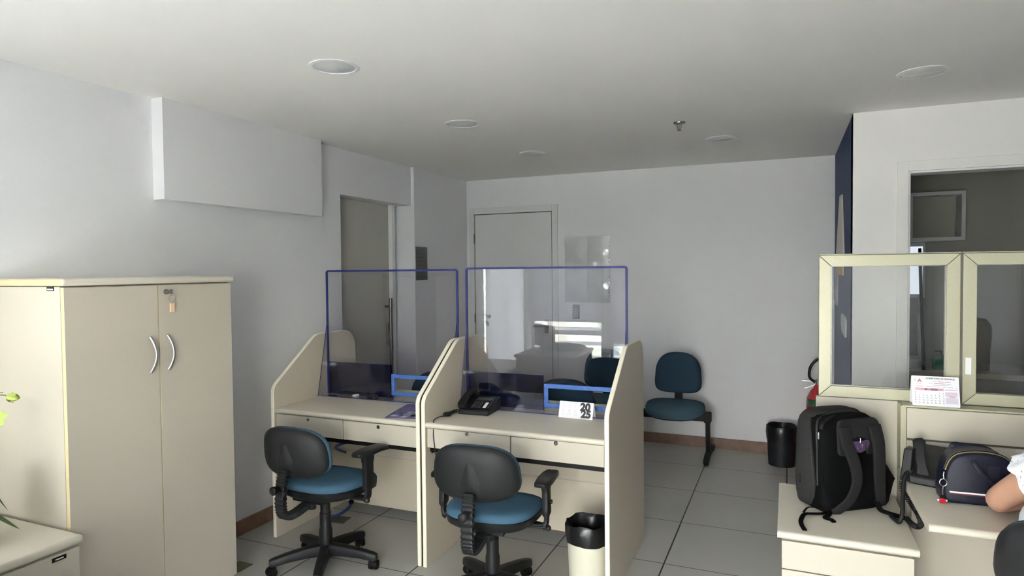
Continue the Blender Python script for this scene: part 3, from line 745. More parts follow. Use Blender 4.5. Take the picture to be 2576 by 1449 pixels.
# ------------------------------------------------------------------ bench seating by the back wall
def bench():
    t = thing('beam_bench', 'row of teal upholstered seats on a black steel beam along the back wall', 'bench', (-1.43, 5.42, 0))
    ox, oy = -1.43, 5.42
    bm = bmesh.new(); box(bm, -1.80-ox, -.555-ox, -.10, -.04, .325, .385); obj('beam', bm, BLKM, t, bevel=.004)
    for x in (-1.74, -.583):
        bm = bmesh.new(); sweep(bm, [Vector((x-ox, -.07, .33)), Vector((x-ox, -.055, .18)), Vector((x-ox, -.03, .05))], [(-.017, -.025), (.017, -.025), (.017, .025), (-.017, .025)], up=(0, 1, 0))
        box(bm, x-ox-.026, x-ox+.026, -.115, -.03, .318, .394)
        lg = obj('leg', bm, BLKM, t, bevel=.003)
        bm = bmesh.new(); sweep(bm, [Vector((x-ox, -.205, .028)), Vector((x-ox, -.12, .048)), Vector((x-ox, .06, .055)), Vector((x-ox, .27, .030))], [(-.021, -.018), (.021, -.018), (.021, .018), (-.021, .018)], up=(0, 0, 1))
        cyl(bm, (x-ox, -.19, .0), (x-ox, -.19, .03), .018, n=12); cyl(bm, (x-ox, .255, .0), (x-ox, .255, .03), .018, n=12)
        obj('foot', bm, BLKM, lg, bevel=.003)
    for sx in (-.835, -1.455):
        x = sx-ox
        bm = bmesh.new()
        def sr(s, z, e=2.8): return [(x+px*(1+.04*py/.2), py-.13+0, z-.03*max(0, -py/.2)**2+.012*(-py)) for px, py, _ in ring_se(.234*s, .205*s, 0, e, 40)]
        loft(bm, [sr(.8, .385), sr(.97, .396), sr(1.0, .412), sr(.995, .440), sr(.96, .460), sr(.86, .472), sr(.55, .477), sr(.2, .476)])
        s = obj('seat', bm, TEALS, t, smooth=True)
        bm = bmesh.new(); loft(bm, [sr(.5, .380), sr(.9, .384), sr(.985, .398), sr(.97, .404)]); box(bm, x-.08, x+.08, -.12, -.02, .33, .384); obj('seat_pan', bm, BLKM, s, smooth=True)
        bm = bmesh.new()
        def br(s, y, e=2.7):
            out = []
            for px, pz, _ in [(q[0], q[1], 0) if q[1] > 0 else (q2[0], q2[1], 0) for q, q2 in zip(ring_se(.196*s, .168*s, 0, 2.5, 48), ring_se(.196*s, .168*s, 0, 4.6, 48))]:
                wdt = 1.02-.13*(pz+.168)/.336
                out.append((x+px*wdt, y+.03+.35*px*px+.10*pz, .690+pz))
            return out
        loft(bm, [br(.5, .035), br(.93, .03), br(1.0, .015), br(.99, -.005), br(.94, -.022), br(.8, -.032), br(.4, -.036)])
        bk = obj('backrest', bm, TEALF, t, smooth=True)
        bm = bmesh.new(); sweep(bm, [Vector((x, -.02, .38)), Vector((x, .06, .40)), Vector((x, .075, .50)), Vector((x, .068, .66))], [(-.032, -.008), (.032, -.008), (.032, .008), (-.032, .008)], up=(0, 1, .3))
        obj('back_bracket', bm, BLKM, bk, bevel=.002)
    return t
bench()
def visitor_chair(label, cx, cy, rz):
    t = thing('visitor_chair', label, 'chair', (cx, cy, 0), rz, 'visitor chairs behind the service desks')
    bm = bmesh.new()
    def sr(s, z, e=2.8): return [(px, py, z-.02*max(0, py/.2)**2) for px, py, _ in ring_se(.235*s, .215*s, 0, e, 36)]
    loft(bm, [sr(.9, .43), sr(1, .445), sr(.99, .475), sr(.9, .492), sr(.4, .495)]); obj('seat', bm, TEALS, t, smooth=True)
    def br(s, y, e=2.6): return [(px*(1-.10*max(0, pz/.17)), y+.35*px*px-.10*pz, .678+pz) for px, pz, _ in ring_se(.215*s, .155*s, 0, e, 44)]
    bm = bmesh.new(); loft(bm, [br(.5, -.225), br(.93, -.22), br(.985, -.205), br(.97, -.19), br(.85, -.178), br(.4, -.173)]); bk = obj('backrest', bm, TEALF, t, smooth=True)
    bm = bmesh.new(); loft(bm, [br(.5, -.240), br(.96, -.236), br(1.03, -.222), br(1.025, -.206), br(.98, -.203)]); obj('back_shell', bm, BLKP, bk, smooth=True)
    for s in (-1, 1):
        bm = bmesh.new(); tube(bm, [(s*.22, .17, .012), (s*.215, .17, .40), (s*.20, .12, .43), (s*.19, -.12, .43), (s*.20, -.20, .40), (s*.22, -.21, .012)], .011, sub=3, n=8); obj('leg_frame', bm, BLKM, t, smooth=True)
    bm = bmesh.new(); sweep(bm, [Vector((0, -.05, .425)), Vector((0, -.22, .43)), Vector((0, -.255, .50)), Vector((0, -.235, .70))], [(-.03, -.004), (.03, -.004), (.03, .004), (-.03, .004)], up=(0, 1, .3)); obj('back_bracket', bm, BLKM, t)
    return t
visitor_chair('teal visitor chair behind the service desk beside the left wall', -2.285, 4.16-.39+.02, PI)
visitor_chair('teal visitor chair behind the desk with the telephone', -1.34, 4.16-.39+.02, PI)

# ------------------------------------------------------------------ bins
def crumple_ring(r, z, amp, k, n=48, ph=0):
    return [((r+amp*math.sin(k*a+ph)*.6+amp*math.sin(2.3*k*a+ph*2)*.4)*math.cos(a), (r+amp*math.sin(k*a+ph)*.6+amp*math.sin(2.3*k*a+ph*2)*.4)*math.sin(a), z+amp*.8*math.sin((k-2)*a+ph)) for a in [2*PI*i/n for i in range(n)]]
t = thing('waste_bin', 'beige cylindrical waste bin with a black bag folded over its rim', 'bin', (-.892, 3.005, 0))
bm = bmesh.new(); lathe(bm, [(0, .004), (.092, .0), (.104, .31), (.100, .31), (.089, .01), (0, .01)], n=40); obj('body', bm, BINB, t, smooth=True)
bm = bmesh.new(); loft(bm, [crumple_ring(.106, .235, .003, 5, ph=1), crumple_ring(.112, .27, .004, 6, ph=.4), crumple_ring(.110, .318, .005, 5, ph=2), crumple_ring(.103, .330, .006, 7, ph=3), crumple_ring(.093, .31, .006, 6), crumple_ring(.086, .24, .008, 5), crumple_ring(.075, .12, .01, 6, ph=2), crumple_ring(.03, .06, .01, 4)], cap=False)
obj('bin_liner', bm, BAGM, t, smooth=True)
t = thing('waste_bin', 'black waste bin with a black liner near the back wall', 'bin', (-.035, 5.475, 0))
bm = bmesh.new(); lathe(bm, [(0, .004), (.098, .0), (.112, .295), (.107, .295), (.095, .01), (0, .01)], n=36); obj('body', bm, BINK, t, smooth=True)
bm = bmesh.new(); loft(bm, [crumple_ring(.112, .20, .002, 5, ph=1), crumple_ring(.1165, .26, .003, 6, ph=.4), crumple_ring(.117, .300, .003, 5, ph=2), crumple_ring(.112, .312, .004, 7, ph=3), crumple_ring(.104, .29, .005, 6), crumple_ring(.09, .18, .006, 5), crumple_ring(.05, .05, .01, 4)], cap=False)
obj('bin_liner', bm, BAGM, t, smooth=True)

# ------------------------------------------------------------------ fire extinguisher
t = thing('fire_extinguisher', 'red fire extinguisher with a black hose beside the navy wall', 'fire extinguisher', (.232, 5.55, 0))
bm = bmesh.new(); lathe(bm, [(0, .01), (.085, .01), (.09, .03), (.09, .50), (.084, .54), (.062, .585), (.035, .615), (.030, .64), (0, .64)], n=40); obj('cylinder', bm, REDM, t, smooth=True)
bm = bmesh.new()
for z0, z1, mi in ((.475, .53, 0), (.29, .42, 1)):
    A = []; 
    for a in [PI+.2+1.5*i/12 for i in range(13)]:
        A.append((bm.verts.new((.0915*math.cos(a), .0915*math.sin(a), z0)), bm.verts.new((.0915*math.cos(a)*(1 if z1 < .5 else .97), .0915*math.sin(a)*(1 if z1 < .5 else .97), z1))))
    for p, q in zip(A, A[1:]): bm.faces.new((p[0], q[0], q[1], p[1])).material_index = mi
obj('label', bm, [GRNL, PAPER], t, smooth=True)
bm = bmesh.new(); lathe(bm, [(0, .63), (.026, .63), (.026, .665), (.02, .675), (0, .675)], n=20); box(bm, -.115, .01, -.012, .012, -.004, .004, M=Matrix.Translation((0, 0, .650)) @ Matrix.Rotation(-.42, 4, 'Y')); box(bm, -.12, .03, -.010, .010, .66, .668)
obj('valve_handle', bm, SATIN, t, smooth=True)
bm = bmesh.new(); tube(bm, [(-.03, -.03, .66), (-.068, -.035, .70), (-.06, -.035, .78), (-.01, -.035, .84), (.035, -.035, .82), (.048, -.035, .74), (.050, -.035, .64), (.05, -.06, .55), (.06, -.092, .40), (.055, -.095, .25)], .0105, n=10); obj('hose', bm, BLKP, t, smooth=True)

# ------------------------------------------------------------------ right side: partition, ledge panels, desk, pedestal
PY = 3.08
def glazed(label, xa, xb, z0=1.000, z1=1.6075):
    t = thing('glazed_partition', label, 'partition', ((xa+xb)/2, PY, 0), 0, 'glazed partition screens')
    c = (xa+xb)/2; w_ = .046; d = .045
    X0, X1 = xa-c, xb-c
    g2 = .0013
    for poly in ([(X0+g2, z1), (X1-g2, z1), (X1-w_-g2, z1-w_), (X0+w_+g2, z1-w_)], [(X0+g2, z0), (X0+w_+g2, z0+w_), (X1-w_-g2, z0+w_), (X1-g2, z0)], [(X0, z0+g2), (X0, z1-g2), (X0+w_, z1-w_-g2), (X0+w_, z0+w_+g2)], [(X1, z0+g2), (X1-w_, z0+w_+g2), (X1-w_, z1-w_-g2), (X1, z1-g2)]):
        bm = bmesh.new(); prism(bm, poly, 'y', 0, d); obj('frame_member', bm, ALU, t, bevel=.0012)
    obj('top_cap', bx(X0, X1, -.003, d+.003, z1+.0029, z1+.0062), ALU, t, bevel=.001)
    bm = bmesh.new(); box(bm, X0+.001, X1-.001, .0015, d-.0015, z1+.0001, z1+.0028)
    for q in ((X0+.002, X0+w_-.003, z0+.002, z1-.002), (X1-w_+.003, X1-.002, z0+.002, z1-.002)): box(bm, q[0], q[1], .006, d-.006, q[2], q[3])
    box(bm, X1+.0002, X1+.0088, .004, d-.004, z0, z1)
    obj('gasket', bm, ALUD, t)
    bm = bmesh.new(); g = .004
    for q in ((X0+w_, X1-w_, z0+w_, z0+w_+g), (X0+w_, X1-w_, z1-w_-g*.6, z1-w_), (X0+w_, X0+w_+g, z0+w_+g, z1-w_-g), (X1-w_-g, X1-w_, z0+w_+g, z1-w_-g)): box(bm, q[0], q[1], .014, .030, q[2], q[3])
    obj('glazing_bead', bm, DSTEEL, t)
    obj('glass_pane', bx(X0+w_+.001, X1-w_-.001, .019, .024, z0+w_+.001, z1-w_-.001), PGLASS, t)
    return t
glazed('cream-framed glass screen with the calendar leaning at its lower corner', .1285, .641)
gp = glazed('cream-framed glass screen with a white sticker on its frame', .650, 1.166)
st = obj('sticker', bx(-.2485, -.2285, -.0012, -.0002, 1.122, 1.190), WHITE, gp, bevel=.0005)
glazed('cream-framed glass screen at the far right end of the partition', 1.175, 1.69)
obj_gap = None
t = thing('partition_panel', 'cream lower partition panel behind the backpack', 'partition', (.28, PY, 0))
obj('panel', bx(.1285-.28-.010, .430-.28, .004, .040, .05, .996), LAM, t, bevel=.001)
obj('plinth', bx(.1285-.28, .430-.28, .004, .040, 0, .05), ALU, t)
obj('corner_post', bx(.425-.28, .4465-.28, -.080, .040, 0, .994), ALU, t, bevel=.002)
obj('dark_joint', bx(.1285-.28-.008, .430-.28, .006, .038, .9955, 1.0), ALUD, t)
t = thing('ledge_partition', 'cream slatted partition with an aluminium ledge behind the right-hand desk', 'partition', (1.07, 3.0, 0))
for z0, z1 in ((.864, .987), (.744, .855), (.05, .735)):
    obj('panel', bx(.4475-1.07, 1.69-1.07, 0, .030, z0, z1), LAM, t, bevel=.0012)
obj('core', bx(.4475-1.07, 1.69-1.07, .008, .075, 0, .990), ALUD, t)
obj('ledge', bx(.430-1.07, 1.69-1.07, -.004, .078, .990, .9975), ALU, t, bevel=.002)
# right desk
t = thing('work_desk', 'cream desk in front of the glazed partition, with the navy handbag on it', 'desk', (1.03, 2.66, 0))
pr = lambda f, zt, b, h: [(b, zt-h), (b, zt), (f+.016, zt)]+[(f+.014-.014*math.cos(a), zt-h/2+(h/2)*math.sin(a)) for a in [PI/2-k*PI/8 for k in range(1, 8)]]+[(f+.016, zt-h)]
bm = bmesh.new(); prism(bm, [(y-2.66, z) for y, z in pr(2.365, .740, 2.996, .026)], 'x', .415-1.03, 1.66-1.03); obj('desktop', bm, LAMTOP, t, smooth=True)
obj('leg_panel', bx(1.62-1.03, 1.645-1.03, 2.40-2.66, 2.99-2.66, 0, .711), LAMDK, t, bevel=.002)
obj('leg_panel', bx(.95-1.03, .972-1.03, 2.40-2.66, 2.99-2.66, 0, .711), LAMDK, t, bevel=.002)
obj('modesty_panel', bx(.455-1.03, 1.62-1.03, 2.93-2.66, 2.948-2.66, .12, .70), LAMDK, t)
# drawer pedestal
t = thing('drawer_pedestal', 'cream drawer pedestal with the black backpack on top', 'drawer unit', (.19, 2.77, 0))
obj('body', bx(-.015-.19, .400-.19, 2.528-2.77, 3.068-2.77, .03, .570), LAM, t, bevel=.001)
bm = bmesh.new(); prism(bm, [(y-2.77, z) for y, z in pr(2.500, .600, 3.072, .026)], 'x', -.030-.19, .414-.19); obj('pedestal_top', bm, LAMTOP, t, smooth=True)
for z0, z1 in ((.464, .566), (.265, .460), (.05, .261)):
    obj('drawer', bx(-.015-.19, .400-.19, 2.510-2.77, 2.527-2.77, z0, z1), LAM, t, bevel=.002)
bm = bmesh.new()
for x in (-.17, .17):
    for y in (-.25, .25): cyl(bm, (x, y, 0), (x, y, .03), .02, n=12)
obj('castor', bm, BLKM, t)

# ------------------------------------------------------------------ ledge calendar
t = thing('desk_calendar', 'white tent calendar with red header on the ledge of the glazed partition', 'calendar', (.549, 3.012, .9975), math.radians(0))
wd = .163
bm = bmesh.new()
tl = math.radians(-16)
M = Matrix.Rotation(tl, 4, 'X')
prism(bm, rrect(-wd/2, wd/2, 0, .120, .004, 3), 'y', 0, .0012); bmesh.ops.transform(bm, matrix=M, verts=bm.verts)
cs = obj('front_sheet', bm, PAPER, t)
bm = bmesh.new(); prism(bm, rrect(-wd/2, wd/2, 0, .116, .004, 3), 'y', 0, .0012); bmesh.ops.transform(bm, matrix=Matrix.Translation((0, .0655, 0)) @ Matrix.Rotation(-tl, 4, 'X'), verts=bm.verts)
obj('back_sheet', bm, PAPER, t)
bm = bmesh.new()
F = M @ Matrix.Translation((0, -.0006, 0)) @ RXP
def on(x, z): return F @ Matrix.Translation((x, z, 0))
def bar(x0, x1, z0, z1, mi): box(bm, x0, x1, z0, z1, -.0001, .0001, mi=mi, M=F)
text(bm, 'CORRETORA DE SEGUROS', .0082, on(.018, .108), 0, .00018, 'CENTER')
text(bm, 'L', .015, on(-.071, .098), 1, 0, 'LEFT'); text(bm, 'A', .021, on(-.060, .094), 2, .0002, 'LEFT')
text(bm, '~~~', .012, on(-.068, .085), 1, 0, 'LEFT')
for x0, x1, z, mi in ((-.006, .006, .0985, 1), (.010, .030, .0985, 2), (.034, .052, .0985, 2), (-.022, -.008, .0915, 1), (-.003, .034, .0910, 2), (.037, .056, .0905, 1), (-.010, .046, .0845, 1), (-.066, -.040, .0785, 1), (-.030, -.006, .0782, 1), (-.002, .018, .0780, 1), (.024, .040, .0775, 1), (.044, .060, .0772, 1), (.068, .075, .0770, 1)):
    k = x0
    while k < x1-.001:
        ln = random.uniform(.0018, .0042); bar(k, min(x1, k+ln), z-.0008+random.uniform(-.0003, .0003), z+.0010, mi); k += ln+.0008
bar(-.070, .028, .0625, .0705, 3); bar(-.070, .028, .0705, .0712, 2); bar(-.036, .008, .0625, .0705, 2); bar(-.028, -.016, .0625, .0715, 4); bar(.032, .074, .0655, .0690, 3)
bar(.033, .074, .0415, .0585, 5); bar(.046, .066, .0395, .0412, 2); bar(.034, .075, .0125, .0365, 5)
n_ = 1
for r_ in range(5):
    bar(-.071, -.066, .0510-r_*.0098, .0545-r_*.0098, 1)
    for c_ in range(7):
        if r_ == 0 and c_ < 5: continue
        if n_ > 31: break
        text(bm, str(n_), .0062, on(-.056+c_*.0138, .0500-r_*.0098), 2 if c_ == 0 else 0, .00006, 'CENTER'); n_ += 1
obj('print', bm, [INK, GINK, RINK, PINK, PAPER, LAVP if 0 else mat('lilac_tint', (.62, .56, .66), .7)], cs)

# ------------------------------------------------------------------ small calendar on the right service desk
t = thing('desk_calendar', 'small white desk calendar with bold 2025 on the desk with the telephone', 'calendar', (-1.032, 3.250, .7665), math.radians(-1))
wd, ht = .190, .088
bm = bmesh.new(); tl = math.radians(-20); M = Matrix.Rotation(tl, 4, 'X')
box(bm, -wd/2, wd/2, 0, .001, 0, ht, M=M); cs = obj('front_sheet', bm, PAPER, t)
bm = bmesh.new(); box(bm, -wd/2, wd/2, 0, .001, 0, ht, M=Matrix.Translation((0, .0605, 0)) @ Matrix.Rotation(-tl, 4, 'X')); obj('back_sheet', bm, PAPER, t)
obj('base_sheet', bx(-wd/2, wd/2, 0, .06, 0, .001), PAPER, t)
bm = bmesh.new(); F = M @ Matrix.Translation((0, -.0004, 0)) @ RXP
text(bm, '20', .054, on(.050, .046), 0, .0032, 'CENTER'); text(bm, '25', .054, on(.057, .009), 0, .0032, 'CENTER')
for r_ in range(2):
    for c_ in range(3):
        x0 = -.082+c_*.034; z0 = .050-r_*.040
        bar(x0+.006, x0+.016, z0+.030, z0+.032, 1)
        for a in range(5):
            for b in range(7): bar(x0+b*.0036, x0+b*.0036+.002, z0+.022-a*.0046, z0+.0236-a*.0046, 2)
obj('print', bm, [INK, GINK, mat('pale_grey_ink', (.62, .62, .70), .7)], cs)

# ------------------------------------------------------------------ desk telephone
def telephone(label, loc, rz, cord=True):
    t = thing('desk_telephone', label, 'telephone', loc, rz, None)
    prof = [(-.10, 0), (.10, 0), (.10, .075), (.06, .078), (-.095, .028), (-.10, .018)]
    bm = bmesh.new(); prism(bm, prof, 'x', -.085, .105); obj('body', bm, BLKP, t, bevel=.006)
    sl = math.atan2(.050, .155); S = Matrix.Translation((0, -.095, .0285)) @ Matrix.Rotation(sl, 4, 'X')
    bm = bmesh.new()
    for r_ in range(4):
        for c_ in range(3): box(bm, -.016+c_*.021, -.002+c_*.021, .028+r_*.019, .040+r_*.019, 0, .004, M=S)
    obj('keypad', bm, WARMC, t, bevel=.001)
    bm = bmesh.new()
    for r_ in range(5): box(bm, .084, .096, .030+r_*.019, .040+r_*.019, 0, .003, M=S)
    obj('function_keys', bm, WARMC, t, bevel=.001)
    bm = bmesh.new(); box(bm, -.018, .094, .115, .150, 0, .004, M=S); box(bm, -.010, .080, .120, .140, .004, .0045, mi=1, M=S); obj('display', bm, [WARMC, DSTEEL], t, bevel=.001)
    bm = bmesh.new(); box(bm, .054, .073, .030, .092, 0.0005, .0012, M=S); obj('paper_label', bm, WHITE, t)
    bm = bmesh.new(); H = Matrix.Translation((-.062, -.095, .050)) @ Matrix.Rotation(sl, 4, 'X')
    rr = []
    for y, w_, z0, z1 in ((-.012, .020, -.008, .012), (.0, .026, -.018, .020), (.035, .027, -.018, .024), (.055, .021, .004, .030), (.10, .019, .010, .034), (.145, .021, .004, .030), (.165, .027, -.018, .024), (.20, .026, -.018, .020), (.212, .020, -.008, .012)):
        rr.append([(q[0], y, q[1]) for q in fillet([(-w_, z0), (w_, z0), (w_, z1), (-w_, z1)], [.006, .006, .011, .011], 3)])
    loft(bm, rr); bmesh.ops.transform(bm, matrix=H, verts=bm.verts)
    obj('handset', bm, BLKP, t, smooth=True)
    return t
def coil(bm, path, r, wr, turns):
    P = smooth_path(path, 40); n = len(P); out = []
    N = turns*9
    for k in range(N+1):
        s = k/N*(n-1); i = min(int(s), n-2); p = P[i].lerp(P[i+1], s-i); d = (P[i+1]-P[i]).normalized()
        a = d.orthogonal().normalized() if abs(d.z) > .9 else d.cross(Vector((0, 0, 1))).normalized(); b = d.cross(a); an = 2*PI*k/9
        out.append(p+r*(math.cos(an)*a+math.sin(an)*b))
    sweep(bm, out, circ(wr, 5))
ph = telephone('black desk telephone with a white paper label, on the service desk', (-1.592, 3.225, .7665), math.radians(3)); ph.scale = (.95, .95, .95)
bm = bmesh.new()
coil(bm, [(-.10, -.095, .018), (-.115, -.150, .012), (-.105, -.178, .012), (-.125, -.190, .012), (-.135, -.165, .012), (-.112, -.150, .014), (-.085, -.10, .02)], .008, .003, 26)
obj('coiled_cord', bm, BLKP, ph)
bm = bmesh.new(); tube(bm, [(-.112, -.155, .006), (-.125, -.185, .005), (-.145, -.215, .005), (-.138, -.30, .006), (-.124, -.333, -.01), (-.118, -.345, -.10), (-.085, -.345, -.26), (-.02, -.338, -.36), (.05, -.28, -.42)], .0026, n=8)
obj('line_cord', bm, BLKP, ph, smooth=True)

# small items at the foot of the left acrylic screen
t = thing('magazine', 'purple printed magazine on the desk beside the left wall, by the middle side panels', 'magazine', (-2.001, 2.911, .7642), math.radians(12.3))
bm = bmesh.new(); prism(bm, [(0, 0), (.190, 0), (.190, .10), (.20, .34), (.002, .345), (-.003, .20)], 'z', 0, .003); obj('cover', bm, FILMP, t)
bm = bmesh.new()
for x, y, a, b, mi in ((.155, .20, .040, .045, 1), (.125, .075, .050, .045, 2), (.16, .055, .035, .045, 2), (.095, .135, .020, .025, 2), (.14, .135, .02, .022, 1), (.055, .15, .010, .012, 3), (.10, .03, .02, .02, 1)):
    prism(bm, [(x+a*math.cos(q)*(1+.25*math.sin(3*q)), y+b*math.sin(q)*(1+.2*math.cos(5*q))) for q in [2*PI*i/14 for i in range(14)]], 'z', .0030, .0033+.0001*mi, mi=mi-1)
for a0, w0 in ((.028, .012), (.044, .009)): prism(bm, [(a0+w0*math.cos(q), .052+.020*math.sin(q)) for q in [2*PI*i/10 for i in range(10)]], 'z', .003, .0035, mi=0)
prism(bm, [(.005, .005), (.10, .005), (.07, .05), (.008, .06)], 'z', .003, .0031, mi=2)
obj('cover_print', bm, [PAPER, LILAC, LAVP], t)
t = thing('usb_adapter', 'tiny white plug lying at the foot of the acrylic screen', 'adapter', (-2.50, 3.325, .7645))
obj('plug', bx(-.010, .010, -.022, .022, 0.005, .018), WHITE, t, bevel=.002)
bm = bmesh.new(); box(bm, -.006, .006, -.034, -.022, .008, .015); obj('connector', bm, SATIN, t)
bm = bmesh.new(); tube(bm, [(-.13, .01, .009), (-.10, .018, .010), (-.06, .010, .008), (-.03, .02, .008), (.0, .02, .010), (.05, .012, .009), (.10, .018, .008), (.13, .022, .009)], .0035, n=7)
for x in (-.11, -.03): sphere(bm, (x, .014, .012), .010, sz=.7, u=10, v=6)
tag(obj('cable', bm, BLKP, None, smooth=True, loc=(-2.52, 3.40, .7645)), 'thin black cable lying on the desk behind the acrylic screen', 'cable')
t = thing('computer_mouse', 'small black mouse on the desk against the acrylic screen', 'mouse', (-2.375, 3.325, .7645), math.radians(80))
bm = bmesh.new(); loft(bm, [ring_se(.026, .040, .0, 2.5), ring_se(.028, .042, .008, 2.5), ring_se(.024, .036, .022, 2.5), ring_se(.012, .02, .029, 2.3)]); obj('body', bm, BLKP, t, smooth=True)
bm = bmesh.new(); cyl(bm, (-.003, .022, .026), (.003, .022, .026), .006, n=10); obj('wheel', bm, GRYP, t)
bm = bmesh.new(); prism(bm, [(.035*math.cos(a), .016*math.sin(a)) for a in [2*PI*i/24 for i in range(24)]], 'z', 0, .003)
tag(obj('cable_grommet', bm, BLKP, None, loc=(-2.675, 3.315, .7643)), 'black oval cable grommet set in the desktop by the side panel', 'grommet')

# cables under the left desk
bm = bmesh.new(); tube(bm, [(-2.60, 3.34, .40), (-2.55, 3.18, .475), (-2.45, 3.14, .525), (-2.35, 3.13, .537), (-2.24, 3.15, .53), (-2.15, 3.20, .52), (-2.05, 3.34, .55)], .008, n=8)
tag(obj('cable', bm, CABLEB, None, smooth=True), 'blue cable bundle hanging just under the drawers of the left desk', 'cable')
bm = bmesh.new(); tube(bm, [(-2.58, 3.345, .26), (-2.56, 3.32, .17), (-2.532, 3.31, .122), (-2.540, 3.29, .07), (-2.60, 3.25, .025), (-2.68, 3.22, .011)], .009, n=8)
cbb = tag(obj('cable', bm, CABLEB, None, smooth=True), 'thick blue cable dropping to the floor under the left desk', 'cable')
bm = bmesh.new(); sphere(bm, (-2.534, 3.305, .10), .017, u=12, v=8); obj('cable_tie', bm, BLKM, cbb, smooth=True)
t = thing('floor_outlet', 'dark square floor outlet under the left service desk', 'floor outlet', (-2.60, 3.24, 0.0005), math.radians(8))
obj('lid', bx(-.075, .075, -.05, .05, 0, .004), mat('brown_plate', (.10, .09, .07), .6), t, bevel=.001)
t = thing('floor_outlet', 'small brown floor outlet plate beside the tall cabinet', 'floor outlet', (-2.665, 2.52, 0.0005), math.radians(0))
obj('lid', bx(-.05, .05, -.05, .05, 0, .003), mat('olive_plate', (.16, .145, .09), .6), t, bevel=.001)

# ------------------------------------------------------------------ wall items
t = thing('notice_plaque', 'grey notice plaque with dark lines on the white pillar', 'sign', (XL+.030, 4.892, 1.625))
obj('board', bx(.0003, .006, -.094, .094, -.150, .143), SIGNG, t, bevel=.001)
bm = bmesh.new()
for k in range(8): box(bm, .0061, .0068, -.070, .070-random.uniform(0, .05), .115-k*.034, .121-k*.034)
obj('text_lines', bm, SIGNL, t)
t = thing('leaflet_holder', 'clear acrylic leaflet holder mounted on the back wall beside the door', 'leaflet holder', (-1.707, YB-.003, 1.555))
def curved_sheet(x0, x1, z0, z1, bulge, notch=True):
    bm = bmesh.new(); nx, nz = 18, 22; V = []
    for i in range(nx+1):
        row = []
        for j in range(nz+1):
            u, v = i/nx, j/nz; x = x0+(x1-x0)*u; z = z0+(z1-z0)*v
            y = -.004-bulge*math.sin(PI*u)*math.sin(PI*v)-bulge*.35*math.sin(2.2*PI*u+1)*math.sin(3*PI*v)
            if notch and i == nx and j in (5, 6, 16, 17): x -= .022
            row.append(bm.verts.new((x, y, z)))
        V.append(row)
    for i in range(nx):
        for j in range(nz): bm.faces.new((V[i][j], V[i+1][j], V[i+1][j+1], V[i][j+1]))
    return bm
ACRSHEEN = clear_sheet('sheen_acrylic', (.995, .995, .99), rough=.05, haze=.28, hazecol=(.96, .96, .94))  # white diffuse haze stands for window reflection on the clear sheets
obj('back_sheet', bx(-.216, .216, -.0005, .0015, -.308, .308), ACRSHEEN, t)
for x0, x1 in ((-.216, .002), (.006, .216)):
    for z0, z1 in ((.006, .308), (-.308, 0)):
        obj('pocket', curved_sheet(x0, x1, z0, z1, .010, notch=x0 > 0), ACRSHEEN, t, smooth=True)
bm = bmesh.new(); box(bm, .001, .006, -.006, 0, -.308, .308); box(bm, -.216, .216, -.006, 0, .0, .006); obj('divider', bm, DSTEEL if 0 else ACR, t)
t = thing('access_keypad', 'small dark access keypad on the back wall beside the door', 'keypad', (-1.815, YB-.0005, 1.16))
obj('housing', bx(-.032, .032, -.022, 0, -.065, .065), GSIGN, t, bevel=.004)
bm = bmesh.new()
for r_ in range(4):
    for c_ in range(3): box(bm, -.02+c_*.015, -.01+c_*.015, -.0245, -.022, -.045+r_*.02, -.033+r_*.02)
obj('keys', bm, SATIN, t)

# letters and emblem blocks on the navy wall
t = thing('wall_emblem', 'beige, ochre and grey raised emblem pieces on the navy wall', 'sign', (NX, 5.1, 1.6))
def npoly(name, pts, m):
    bm = bmesh.new(); prism(bm, [(y-5.1, z-1.6) for y, z in pts], 'x', -.010, -.0005); return obj(name, bm, m, t)
npoly('spire', [(5.49, 1.65), (4.80, 1.645), (4.98, 2.055), (5.16, 2.062)], TAN)
npoly('ochre_block', [(5.46, 1.50), (4.86, 1.50), (4.86, 1.595), (5.46, 1.595)], OCHRE)
npoly('grey_stroke', fillet([(5.72, 1.30), (5.38, 1.255), (5.36, 1.60), (5.52, 1.60), (5.50, 1.40), (5.60, 1.38), (5.62, 1.60), (5.74, 1.60)], [.02, .05, 0, 0, .03, .03, 0, 0], 4), GSIGN)
npoly('light_stroke', fillet([(4.98, 1.17), (4.90, 1.12), (4.62, 1.10), (4.60, 1.225), (4.88, 1.245), (4.98, 1.225)], [.03, .03, .02, .02, .03, .03], 4), mat('pale_sign', (.62, .63, .62), .5))

# ------------------------------------------------------------------ ceiling fittings
def downlight(x, y, label, open_=True):
    t = thing('recessed_downlight', label, 'ceiling light', (x, y, ZC), 0, 'recessed downlights')
    bm = bmesh.new(); R, r = .108, .090
    lathe(bm, [(r, .0), (r+.002, -.004), (R, -.003), (R, .0)], n=48); obj('trim_ring', bm, WHITE, t, smooth=True)
    bm = bmesh.new()
    if open_: lathe(bm, [(r, -.001), (r-.002, -.0015), (.076, -.0025), (.055, -.008), (.028, -.012), (0, -.013)], n=40)
    else: lathe(bm, [(r, -.001), (r-.004, -.004), (0, -.0045)], n=40)
    obj('lens', bm, mat('opal_glass', (.62, .63, .61), .18) if 'opal_glass' not in MATS else MATS['opal_glass'], t, smooth=True)
downlight(-1.815, 2.30, 'round recessed ceiling light nearest the window side')
downlight(-1.815, 3.51, 'round recessed ceiling light above the service desks')
downlight(-1.79, 4.63, 'faint flush ceiling light near the back wall, above the door side', False)
downlight(-.42, 4.68, 'faint flush ceiling light near the back wall, right of the sprinkler', False)
downlight(.575, 3.50, 'faint flush ceiling light in front of the white right wall', False)
